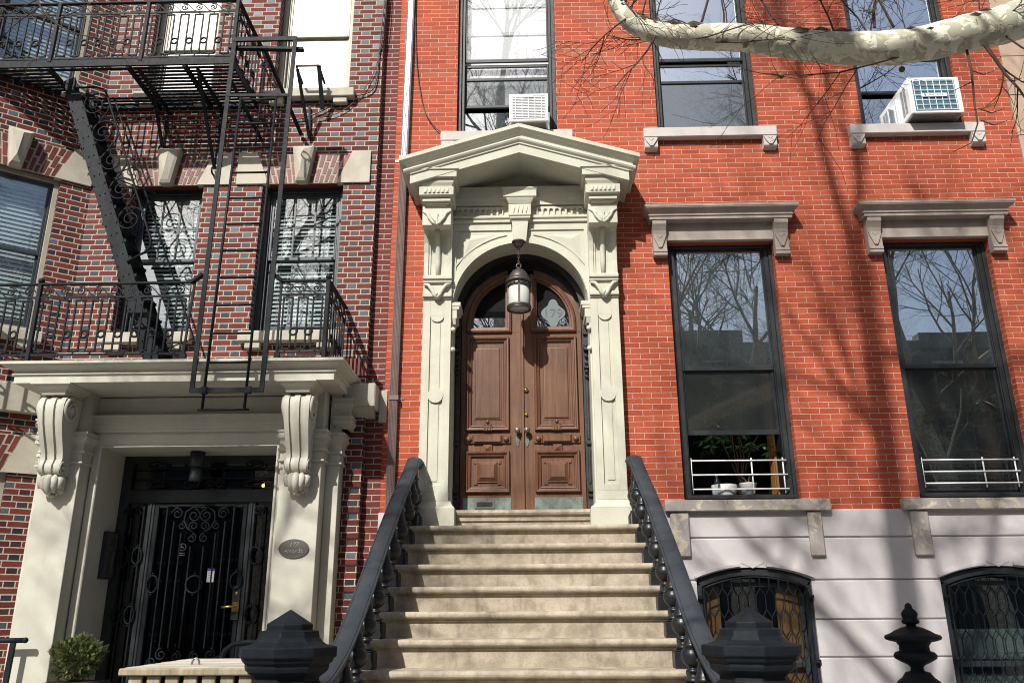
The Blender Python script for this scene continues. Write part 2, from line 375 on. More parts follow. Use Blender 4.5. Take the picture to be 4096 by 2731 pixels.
M['concrete'] = stone('pavement_concrete', (.36,.35,.33), (.29,.28,.27), 1.5, .25, .9, .1, .003, 40)
M['asphalt'] = stone('asphalt', (.06,.06,.062), (.045,.045,.047), 2, .4, .9, 0, .004, 60)
M['weave'] = paint('dark_wicker', (.035,.035,.038), .5, .01, 40, .5)
M['cable'] = paint('black_cable', (.02,.02,.022), .5)
M['far_shade_stone'] = stone('shade_darkened_far_stone', (.10,.10,.10), (.075,.077,.08), 1.2, .2, .9, .2)  # colour darkened to hold the shade of fronts facing away from the sun
M['ceramic'] = paint('white_ceramic', (.72,.73,.72), .25)
M['voussoir'] = leaf_mat('voussoir_brick', (.085,.018,.015), (.17,.036,.028))
M['mortar'] = stone('mortar', (.42,.37,.31), None, 6, .3, .95, 0)
# ================================================================== helpers for fronts
def pierced(mb, x0, x1, z0, z1, holes, y, depth, mbr=None):
    """front face at y with rectangular holes and their reveals going back by depth"""
    xs = sorted({x0, x1, *[h[0] for h in holes], *[h[1] for h in holes]}); zs = sorted({z0, z1, *[h[2] for h in holes], *[h[3] for h in holes]})
    xs = [x for x in xs if x0 <= x <= x1]; zs = [z for z in zs if z0 <= z <= z1]
    for i in range(len(xs)-1):
        for j in range(len(zs)-1):
            cx, cz = (xs[i]+xs[i+1])/2, (zs[j]+zs[j+1])/2
            if any(h[0] < cx < h[1] and h[2] < cz < h[3] for h in holes): continue
            mb.quad((xs[i], y, zs[j]), (xs[i+1], y, zs[j]), (xs[i+1], y, zs[j+1]), (xs[i], y, zs[j+1]))
    r = mbr or mb
    for a, b, c, d in holes:
        a, b, c, d = max(a, x0), min(b, x1), max(c, z0), min(d, z1)
        r.quad((a, y, c), (a, y, d), (a, y+depth, d), (a, y+depth, c)); r.quad((b, y, d), (b, y, c), (b, y+depth, c), (b, y+depth, d))
        r.quad((a, y, d), (b, y, d), (b, y+depth, d), (a, y+depth, d)); r.quad((b, y, c), (a, y, c), (a, y+depth, c), (b, y+depth, c))
def room(mb, x0, x1, z0, z1, y0, y1):
    mb.quad((x0,y1,z0),(x1,y1,z0),(x1,y1,z1),(x0,y1,z1)); mb.quad((x0,y0,z0),(x0,y1,z0),(x0,y1,z1),(x0,y0,z1)); mb.quad((x1,y0,z1),(x1,y1,z1),(x1,y1,z0),(x1,y0,z0))
    mb.quad((x0,y0,z1),(x0,y1,z1),(x1,y1,z1),(x1,y0,z1)); mb.quad((x0,y0,z0),(x1,y0,z0),(x1,y1,z0),(x0,y1,z0))
def ring(mb, x0, x1, z0, z1, w, y0, y1, wb=None, wt=None, c=.004):
    """four members butted round an opening"""
    wb = w if wb is None else wb; wt = w if wt is None else wt
    mb.box(x0, x0+w, y0, y1, z0, z1, c); mb.box(x1-w, x1, y0, y1, z0, z1, c)
    mb.box(x0+w, x1-w, y0+.002, y1, z0, z0+wb, c); mb.box(x0+w, x1-w, y0+.002, y1, z1-wt, z1, c)
def blinds(T, x0, x1, z0, z1, y, pitch=.05, tilt=.6):
    mb = MB(T); z = z0
    while z < z1:
        mb.add([(x0, y-.009, z), (x1, y-.009, z), (x1, y+.009, z+.06*tilt), (x0, y+.009, z+.06*tilt)], [(0, 1, 2, 3)]); z += pitch
    for x in (x0+.12, x1-.12): mb.box(x-.0015, x+.0015, y-.016, y-.013, z0, z1)
    mb.box(x0, x1, y-.03, y+.02, z1, z1+.04); return mb
# ================================================================== THE RED HOUSE
RH = thing('brick_house', (2.2, 0, 0), 'orange-red brick row house with pale stone doorway and grey basement', 'house')
W1, W2, U1, U2, U3 = (1.655, 2.862), (4.076, 5.284), (-.779, .437), (1.640, 2.852), (4.075, 5.286)
holes = [(*W1, 2.667, 5.585), (*W2, 2.667, 5.585), (*U1, 7.05, 9.6), (*U2, 7.05, 9.6), (*U3, 7.05, 9.6), (-.80, .757, 2.3, 5.78)]
m = MB(); pierced(m, -1.52, 5.87, 2.573, 10.6, holes, 0, .13); m.build('wall', M['red_brick'], RH)
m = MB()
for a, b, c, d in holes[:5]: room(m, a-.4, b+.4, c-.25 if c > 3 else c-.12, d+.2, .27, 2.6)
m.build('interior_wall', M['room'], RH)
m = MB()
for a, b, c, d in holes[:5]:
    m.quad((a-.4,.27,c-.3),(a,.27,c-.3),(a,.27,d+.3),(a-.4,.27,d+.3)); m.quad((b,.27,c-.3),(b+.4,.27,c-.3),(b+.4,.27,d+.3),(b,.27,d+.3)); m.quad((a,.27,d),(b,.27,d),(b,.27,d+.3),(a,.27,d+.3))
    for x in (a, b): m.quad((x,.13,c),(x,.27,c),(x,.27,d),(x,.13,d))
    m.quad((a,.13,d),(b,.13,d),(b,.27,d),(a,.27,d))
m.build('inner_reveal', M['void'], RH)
m = MB(); m.box(-1.52, 5.87, .3, 6, 10.59, 10.7); m.box(-1.51, 5.86, 5.9, 6, 0, 10.59); m.box(5.78, 5.868, .01, 5.9, 0, 10.6); m.build('roof', M['void'], RH)
# ---- basement of big smooth blocks, arched windows
B1, B2 = (1.715, 2.86), (4.135, 5.33)
def arch_pts(x0, x1, zs, zc, n=14):
    hw = (x1-x0)/2; h = zc-zs; r = (hw*hw+h*h)/(2*h); cx = (x0+x1)/2; cz = zc-r; a = math.asin(hw/r)
    return arc(cx, cz, r, math.pi/2+a, math.pi/2-a, n)
m = MB(); rows = [2.573, 2.289, 1.873, 1.498, 1.149, .78, .40, -.6]
def strip(z1, z0, last):
    segs = [(-1.52, B1[0]), (B1[1], B2[0]), (B2[1], 5.87)]
    g = .015
    if z0 >= 1.99: segs = [(-1.52, 5.87)]
    for a, b in segs:
        m.add([(a, .0, z1-.001), (b, .0, z1-.001), (a, -.022, z1-g), (b, -.022, z1-g), (a, -.022, z0+g), (b, -.022, z0+g), (a, 0, z0+.001), (b, 0, z0+.001)],
              [(0, 2, 3, 1), (2, 4, 5, 3), (4, 6, 7, 5)])
for i in range(len(rows)-1):
    z1, z0 = rows[i], rows[i+1]
    if z1 == 2.289:      # the course the arches cut into
        g = .015; xs = [-1.52, B1[0], B1[1], B2[0], B2[1], 5.87]
        for k in (0, 2, 4):
            a, b = xs[k], xs[k+1]
            m.add([(a, .0, z1-.001), (b, .0, z1-.001), (a, -.022, z1-g), (b, -.022, z1-g), (a, -.022, z0+g), (b, -.022, z0+g), (a, 0, z0+.001), (b, 0, z0+.001)], [(0, 2, 3, 1), (2, 4, 5, 3), (4, 6, 7, 5)])
        for (a, b) in (B1, B2):
            ap = arch_pts(a, b, 1.885, 2.0)
            for (xa, za), (xb, zb) in zip(ap[:-1], ap[1:]):
                m.quad((xa, -.022, za), (xb, -.022, zb), (xb, -.022, z1-g), (xa, -.022, z1-g)); m.quad((xa, -.022, z1-g), (xb, -.022, z1-g), (xb, 0, z1), (xa, 0, z1))
                m.quad((xb, -.022, zb), (xa, -.022, za), (xa, .16, za), (xb, .16, zb))
    else: strip(z1, z0, i)
for (a, b) in (B1, B2):
    for x in (a, b): m.quad((x, -.022, -.6), (x, -.022, 1.885), (x, .16, 1.885), (x, .16, -.6))
m.quad((-1.52, .004, -.6), (B1[0], .004, -.6), (B1[0], .004, 2.57), (-1.52, .004, 2.57)); m.quad((B1[1], .004, -.6), (B2[0], .004, -.6), (B2[0], .004, 2.57), (B1[1], .004, 2.57)); m.quad((B2[1], .004, -.6), (5.87, .004, -.6), (5.87, .004, 2.57), (B2[1], .004, 2.57))
m.quad((B1[0], .004, 2.0), (B1[1], .004, 2.0), (B1[1], .004, 2.57), (B1[0], .004, 2.57)); m.quad((B2[0], .004, 2.0), (B2[1], .004, 2.0), (B2[1], .004, 2.57), (B2[0], .004, 2.57))
for x in (2.30, 3.06, 4.72):                                        # fine upright joints
    m.box(x-.0015, x+.0015, -.0235, -.0222, 2.30, 2.56)
m.build('basement_wall', M['basement'], RH)
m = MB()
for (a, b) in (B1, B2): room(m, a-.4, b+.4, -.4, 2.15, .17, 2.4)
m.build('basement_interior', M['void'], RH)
for (a, b), wi in ((B1, 0), (B2, 1)):
    # drip mould over the arch with its notched keystone gap
    hm = MB(); ap = arch_pts(a-.02, b+.02, 1.895, 2.012, 18); n = len(ap); mid = (a+b)/2
    for s0, s1 in ((0, n//2-2), (n//2+2, n-1)):
        seg = ap[s0:s1+1]
        
        for (xa, za), (xb, zb) in zip(seg[:-1], seg[1:]): hm.prism([(xa, za), (xb, zb), (xb, zb+.026), (xa, za+.026)], -.055, -.0215)
    hm.prism([(mid-.115, 2.043), (mid, 1.99), (mid+.115, 2.043)], -.028, -.0216)
    hm.build('arch_moulding', M['basement'], RH)
    f = MB(); ia = arch_pts(a, b, 1.875, 1.985); ib = arch_pts(a+.055, b-.055, 1.82, 1.925)
    f.box(a, a+.055, .0, .10, -.5, 1.83, .004); f.box(b-.055, b, .0, .10, -.5, 1.83, .004)
    for k in range(len(ia)-1):
        (x1, z1), (x2, z2), (x3, z3), (x4, z4) = ia[k], ia[k+1], ib[k+1], ib[k]
        f.quad((x4, .0, z4), (x3, .0, z3), (x2, .0, z2), (x1, .0, z1)); f.quad((x3, .0, z3), (x4, .0, z4), (x4, .1, z4), (x3, .1, z3))
    fr = f.build('basement_window', M['frame'], RH)
    s = MB(); ring(s, a+.057, b-.057, .3, 1.86, .045, .105, .14); s.box(a+.1, b-.1, .10, .135, 1.05, 1.10, .004); s.build('sash', M['frame'], fr)
    p = MB(); p.box(a+.1, b-.1, .118, .122, .34, 1.9); p.build('pane', M['glass_left'], fr)
    # woven diamond mesh guard in an iron frame
    gr = MB(); x0, x1 = a+.06, b-.06; zt0, zt1 = 1.80, 1.905; gy = -.045
    tp = arch_pts(x0, x1, zt0, zt1, 16)
    gr.tube([(x0, gy, .0)] + [(x, gy, z) for x, z in tp] + [(x1, gy, .0)], .009, 5, smooth=False)
    def top(x):
        for (xa, za), (xb, zb) in zip(tp[:-1], tp[1:]):
            if xa <= x <= xb: return za + (zb-za)*(x-xa)/(xb-xa)
        return zt0
    nc = 11; pw = (x1-x0)/nc; ph = .205; hx = .075
    for row_ in range(-1, 11):
        zb_ = 1.93 - row_*ph
        for c_ in range(nc+1):
            xo = x0 + c_*pw + (pw/2 if row_ % 2 else 0)
            for q in (((xo, zb_), (xo, zb_-ph+hx)), ((xo, zb_-ph+hx), (xo-pw/2, zb_-ph)), ((xo, zb_-ph+hx), (xo+pw/2, zb_-ph))):
                (xa, za), (xb, zb2) = q
                if min(xa, xb) < x0-.001 or max(xa, xb) > x1+.001: continue
                tl = min(top(xa), top(xb))
                if zb2 > tl: continue
                za = min(za, tl); gr.bar((xa, gy, za), (xb, gy, zb2), .0085, .007, (0, 1, 0))
    for z in (1.70, 1.10, .5):
        for x, sx in ((x0, -1), (x1, 1)): gr.box(min(x, x+sx*.06), max(x, x+sx*.06), gy-.006, gy+.03, z, z+.03)
    gr.build('mesh_guard', M['iron'], fr)
    if wi == 0:
        for x, wd in ((a+.06, .20), (b-.32, .26)):
            sh = MB()
            for q in range(2):
                xa = x + q*wd/2; sh.box(xa+.002, xa+wd/2-.002, .165, .185, .3, 1.82, .004)
                for zz in (.36, .86, 1.36): sh.frame(xa+.025, xa+wd/2-.025, zz, zz+.42, .165, [(0, 0), (.012, .012), (.03, .012), (.04, .002), (.05, .002)])
            sh.build('shutter', M['shutter'], fr)
    else:
        cu = MB(); cu.box(a+.15, b-.1, .2, .21, 1.12, 1.40); cu.box(a+.15, b-.1, .2, .205, .55, .98); cu.build('window_shade', paint('pale_shade', (.10, .14, .135), .8), fr)
# ---- lower windows
def cyma(p0, z0, p1, z1, n=5):                                       # S-curve between two profile points
    return [(p0+(p1-p0)*(.5-.5*math.cos(math.pi*i/n)), z0+(z1-z0)*i/n) for i in range(n+1)]
def triangle_relief(mb, x, z, w, h, y):
    """carved V leaf: a raised V band with a small sunk triangle in it"""
    mb.prism([(x-w/2, z), (x+w/2, z), (x+w*.42, z-h*.30), (x+w*.12, z-h), (x-w*.12, z-h), (x-w*.42, z-h*.30)], y-.018, y)
def lower_window(x0, x1, raised):
    cx = (x0+x1)/2
    fr = MB(); ring(fr, x0, x1, 2.668, 5.60, .042, .085, .19, wb=.02)
    case = fr.build('window', M['casing'], RH)
    f = MB(); a, b = x0+.043, x1-.043
    ring(f, a, b, 2.69, 5.585, .05, .10, .18, wb=.04, wt=.03); ring(f, a+.05, b-.05, 2.73, 5.555, .012, .115, .17)
    f.box(a, b, .06, .10, 2.69, 2.73, .006)
    f.build('window_frame', M['frame'], case)
    u = MB(); ring(u, a+.062, b-.062, 4.10, 5.545, .02, .125, .15, wb=.05); u.build('upper_sash', M['frame'], case)
    lz = 3.385 if raised else 2.735
    l = MB(); ring(l, a+.062, b-.062, lz, 4.125, .024, .152, .178, wb=.055, wt=.045); l.build('lower_sash', M['frame'], case)
    p = MB(); p.box(a+.08, b-.08, .136, .139, 4.14, 5.53); p.build('pane', M['glass'], case)
    p = MB(); p.box(a+.08, b-.08, .163, .166, lz+.05, 4.09); p.build('screen_pane', M['screen'] if raised else glass('lower_glass', .10, (.62,.66,.67), 0, .06, (.2,.22,.22)), case)
    g = MB()
    zz = (3.095, 2.945, 2.795) if raised else (3.082, 2.96, 2.838)
    for z in zz: g.tube([(a+.075, .075, z), (b-.05, .075, z)], .0085, 8)
    for x in (a+.072, cx+.145, b-.085): g.tube([(x, .088, zz[0]+.03), (x, .088, zz[2]-.045)], .008 if x > a+.1 else .004, 8)
    g.build('window_bar', M['white'], case)
    for x, wd, sg in ((a+.045, .05, 1), (b-.045, .05, -1)):
        s = MB(lambda X, Y, Z, x=x, sg=sg: (x + sg*(Y + (X-.3)*.16), X, Z))
        for q in range(1 if (raised and sg < 0) else 2):
            xa = .37+q*(.16 if sg > 0 else .10); s.box(xa+.002, xa+.157, 0, .022, 2.74, 5.5, .004)
            for z0_, z1_ in ((2.85, 3.35), (3.45, 4.05), (4.2, 4.75), (4.85, 5.4)): s.box(xa+.03, xa+.13, .022, .03, z0_, z1_, .008)
        s.build('shutter', M['shutter'], case)
    b_ = MB(); b_.box(x0+.02, x1-.02, .20, .36, 2.60, 2.745); b_.build('inner_sill', M['void'], case)
    # hood on two carved brackets
    h = MB(); t = 5.972; pm = .215
    prof = [(pm, t), (pm, t-.026)] + cyma(pm-.004, t-.03, .15, t-.092, 6) + [(.15, t-.098), (.158, t-.103), (.158, t-.115), (.145, t-.118), (.145, t-.155), (.0, t-.158)]
    h.cornice(cx-.876, cx+.876, 0, prof); hood = h.build('window_hood', M['lintel'], RH)
    fz = MB(); fz.box(x0-.01, x1+.01, -.035, .06, 5.60, 5.815); fz.box(x0+.02, x1-.02, -.06, .06, 5.588, 5.606, .004); fz.build('frieze', M['lintel'], hood)
    for bx in (x0-.092, x1+.075):
        k = MB(); w2 = .077
        k.prismx([(0, 5.813), (-.135, 5.813), (-.135, 5.765), (-.118, 5.74), (-.095, 5.70), (-.083, 5.655), (-.083, 5.47), (-.095, 5.462), (-.095, 5.44), (-.083, 5.435), (-.09, 5.425), (-.09, 5.40), (0, 5.40)], bx-w2, bx+w2)
        triangle_relief(k, bx, 5.648, .145, .155, -.083)
        k.prism([(bx-.035, 5.632), (bx+.035, 5.632), (bx, 5.598)], -.106, -.1015)
        k.build('bracket', M['lintel'], hood)
    # sill on plain block brackets
    s = MB(); s.box(x0-.218, x1+.262, -.09, .10, 2.552, 2.666, .008); sl_ = s.build('window_sill', M['sill'], RH)
    for bx0, bx1 in ((x0-.165, x0+.022), (x1+.022, x1+.165)) if raised else ((x0-.152, x0+.03), (x1+.02, x1+.165)):
        s = MB(); s.box(bx0, bx1, -.062, -.0, 2.10, 2.551, .012); s.build('block_bracket', M['sill'], sl_)
lower_window(*W1, True); lower_window(*W2, False)
# ---- upper windows
def upper_window(x0, x1, meet, mid, bottom, shade, gm='glass_upper'):
    cx = (x0+x1)/2
    f = MB(); ring(f, x0, x1, 7.04, 9.6, .048, .05, .19, wb=.02); case = f.build('window', M['casing'], RH)
    f = MB(); a, b = x0+.05, x1-.05; ring(f, a, b, 7.055, 9.58, .035, .075, .18, wb=.02); f.build('window_frame', M['frame'], case)
    u = MB(); ring(u, a+.036, b-.036, meet, 9.55, .02, .10, .13, wb=.05); u.build('upper_sash', M['frame'], case)
    l = MB(); ring(l, a+.036, b-.036, bottom, meet-.015, .022, .132, .16, wb=.045, wt=.04)
    if mid: l.box(a+.05, b-.05, .128, .155, mid-.02, mid+.02, .004)
    if bottom > 7.2: l.box(a+.04, b-.04, .118, .131, bottom-.002, bottom+.016, .003)
    l.build('lower_sash', M['frame'], case)
    p = MB(); p.box(a+.05, b-.05, .113, .116, meet+.04, 9.53); p.build('pane', M[gm], case)
    p = MB(); p.box(a+.05, b-.05, .145, .148, (mid or bottom+.04), meet-.05); p.build('lower_pane', M[gm], case)
    if mid:
        p = MB(); p.box(a+.05, b-.05, .145, .148, bottom+.04, mid-.02); p.build('screen_pane', glass('upper_screen', .26, (.5,.53,.54), .02, .16, (.25,.28,.29)), case)
    if bottom > 7.2:
        p = MB(); p.box(a+.03, b-.03, .165, .168, 7.06, bottom-.05); p.build('back_pane', M['glass'], case)
    for q in shade:
        s = MB()
        if q[0] == 'shade': s.box(a+.03, b-.03, .21, .213, q[1], q[2])
        elif q[0] == 'curtain':
            n = 28; xa, xb = q[3], q[4]
            pts = [(xa+(xb-xa)*i/n, .24+.02*math.sin(i*1.9)) for i in range(n+1)]
            for (p1, y1), (p2, y2) in zip(pts[:-1], pts[1:]): s.quad((p1, y1, q[1]), (p2, y2, q[1]), (p2, y2, q[2]), (p1, y1, q[2]), True)
        elif q[0] == 'rail': s.box(a+.03, b-.03, .195, .205, q[1], q[1]+.05)
        s.build(q[0] if q[0] != 'rail' else 'shade_rail', M['shade'] if q[0] != 'rail' else M['blind'], case)
    s = MB(); s.box(x0-.183, x1+.178, -.088, .06, 6.922, 7.05, .008); sl_ = s.build('window_sill', M['upper_sill'], RH)
    for bx in (x0-.10, x1+.088):
        k = MB(); k.prismx([(0, 6.921), (-.078, 6.921), (-.078, 6.795), (-.066, 6.782), (0, 6.768)], bx-.077, bx+.077)
        triangle_relief(k, bx, 6.905, .15, .10, -.078); k.prism([(bx-.028, 6.893), (bx+.028, 6.893), (bx, 6.868)], -.101, -.0965)
        k.build('carved_bracket', M['upper_sill'], sl_)
upper_window(*U1, 8.145, 7.915, 7.50, [('shade', 7.56, 9.5), ('rail', 8.62), ('rail', 9.05)], 'glass_shaded')
upper_window(*U2, 8.10, 7.82, 7.06, [('shade', 8.9, 9.5), ('curtain', 7.1, 9.5, 2.62, 2.78)])
upper_window(*U3, 8.12, 0, 7.60, [('shade', 8.75, 9.5), ('curtain', 7.6, 9.5, 5.0, 5.2)])
# ================================================================== STONE DOORWAY
PX = -.022                                                           # centre line
ds = MB()
# arch ring and spandrels (front at y=-.10), arch radius .75 centred z 4.81
AR, AZ = .750, 4.81
ap = arc(PX, AZ, AR, math.pi, 0, 40)
for (xa, za), (xb, zb) in zip(ap[:-1], ap[1:]):
    ds.quad((xa, -.10, za), (xb, -.10, zb), (xb, -.10, 5.80), (xa, -.10, 5.80)); ds.quad((xb, -.10, zb), (xa, -.10, za), (xa, .20, za), (xb, .20, zb))
ds.box(PX-.80, PX-AR, -.10, .20, 2.5, 5.80); ds.box(PX+AR, PX+.80, -.10, .20, 2.5, 5.80)
dm = ds.build('door_surround', M['portal'], RH)
am = MB()                                                            # arch moulding: raised band
def ring_band(mb, r0, r1, y0, y1, a0=math.pi, a1=0, n=40, cx=PX, cz=AZ):
    pi, po = arc(cx, cz, r0, a0, a1, n), arc(cx, cz, r1, a0, a1, n)
    for k in range(n):
        (x1, z1), (x2, z2), (x3, z3), (x4, z4) = pi[k], pi[k+1], po[k+1], po[k]
        mb.quad((x1, y0, z1), (x2, y0, z2), (x3, y0, z3), (x4, y0, z4)); mb.quad((x2, y0, z2), (x1, y0, z1), (x1, y1, z1), (x2, y1, z2)); mb.quad((x4, y0, z4), (x3, y0, z3), (x3, y1, z3), (x4, y1, z4))
ring_band(am, AR+.003, AR+.055, -.125, -.0985); ring_band(am, AR+.055, AR+.085, -.113, -.0985, math.pi*.985, math.pi*.015)
am.build('arch_moulding', M['portal'], dm)
for sx in (-1, 1):                                                   # sunk spandrel panels with a raised pyramid
    t = MB(); hw = .80
    def mx(x): return PX + sx*x
    edge = [(mx(.155), 5.700), (mx(.715), 5.700)]
    t.box(mx(.10), mx(.765), -.116, -.0985, 5.722, 5.80); t.box(mx(.725), mx(.766), -.116, -.0985, 4.98, 5.722)
    cr = [(PX+sx*(AR+.115)*math.cos(a), AZ+(AR+.115)*math.sin(a)) for a in [R(80-i*6.5) for i in range(9)]]
    for (xa, za), (xb, zb) in zip(cr[:-1], cr[1:]):
        xo, zo = xb-xa, zb-za; L_ = math.hypot(xo, zo); nx, nz = -zo/L_*.02*sx, xo/L_*.02*sx
        t.prism([(xa, za), (xb, zb), (xb+nx, zb+nz), (xa+nx, za+nz)], -.113, -.0985)
    tri = [(mx(.68), 5.67), (mx(.30), 5.67), (mx(.68), 5.28)]; c0 = (mx(.575), 5.60)
    for i in range(3):
        a_, b_ = tri[i], tri[(i+1) % 3]; t.add([(a_[0], -.1005, a_[1]), (b_[0], -.1005, b_[1]), (c0[0], -.122, c0[1])], [(0, 1, 2)])
    t.build('spandrel_panel', M['portal'], dm)
# entablature between the capitals
e = MB()
e.box(PX-.80, PX+.80, -.14, .0, 6.03, 6.245)                          # plain band under the gable
e.cornice(PX-.85, PX+.85, -.08, [(.085, 6.25), (.085, 6.095), (.07, 6.09)] + cyma(.07, 6.088, .025, 6.02, 4) + [(.02, 6.015), (.02, 5.905), (.055, 5.90), (.055, 5.872), (.035, 5.868), (.035, 5.845), (.06, 5.84), (.06, 5.815), (.035, 5.81), (.03, 5.80)])
e.build('entablature', M['portal'], dm)
for sx in (-1, 1):
    fl = MB()
    for i in range(8):
        x = PX + sx*(.225 + i*.067); pts = [(x-.019, 5.918), (x+.019, 5.918), (x+.019, 5.966)] + arc(x, 5.966, .019, 0, math.pi, 6)[1:]
        # arcade niches read as shallow frames
        out_ = [(x-.025, 5.912), (x+.025, 5.912), (x+.025, 5.966)] + arc(x, 5.966, .025, 0, math.pi, 6)[1:]
        n = len(out_); xl, xr_ = x-.0335, x+.0335; zb_, zt_ = 5.908, 6.012
        af = arc(x, 5.966, .022, math.pi, 0, 8)
        fl.box(xl, x-.022, -.124, -.0995, zb_, zt_); fl.box(x+.022, xr_, -.124, -.0995, zb_, zt_)
        for (xa, za), (xb, zb) in zip(af[:-1], af[1:]): fl.quad((xa, -.124, za), (xb, -.124, zb), (xb, -.124, zt_), (xa, -.124, zt_)); fl.quad((xa, -.0995, za), (xb, -.0995, zb), (xb, -.124, zb), (xa, -.124, za))
    fl.build('arcade_band', M['portal'], dm)
kb = MB()                                                            # keystone and the blocks above it
kb.cornice(PX-.205, PX+.205, -.10, [(.155, 6.20), (.155, 6.19), (.14, 6.165), (.14, 6.09), (.10, 6.085), (.10, 6.075)])
kb.cornice(PX-.155, PX+.155, -.10, [(.14, 6.074), (.13, 6.05), (.11, 6.012), (.10, 6.01)])
kb.box(PX-.128, PX+.128, -.205, -.09, 5.88, 6.01, .004)
for i in range(4):
    x = PX - .072 + i*.048
    kb.add([(x-.022, -.2055, 5.995), (x+.022, -.2055, 5.995), (x, -.222, 5.895), (x, -.2055, 5.89)], [(0, 2, 1), (0, 3, 2), (1, 2, 3)])
kb.cornice(PX-.122, PX+.122, -.10, [(.12, 5.879), (.12, 5.862), (.10, 5.858), (.115, 5.845), (.115, 5.828), (.095, 5.82), (.09, 5.80)])
kb.prism([(PX-.092, 5.80), (PX+.092, 5.80), (PX+.068, 5.555), (PX-.068, 5.555)], -.185, .20)
kb.add([(PX-.048, -.1855, 5.77), (PX+.048, -.1855, 5.77), (PX+.034, -.1855, 5.615), (PX-.034, -.1855, 5.615), (PX-.026, -.172, 5.748), (PX+.026, -.172, 5.748), (PX+.02, -.172, 5.64), (PX-.02, -.172, 5.64)], [(0, 4, 5, 1), (1, 5, 6, 2), (2, 6, 7, 3), (3, 7, 4, 0), (4, 7, 6, 5)])
kb.build('keystone', M['portal'], dm)
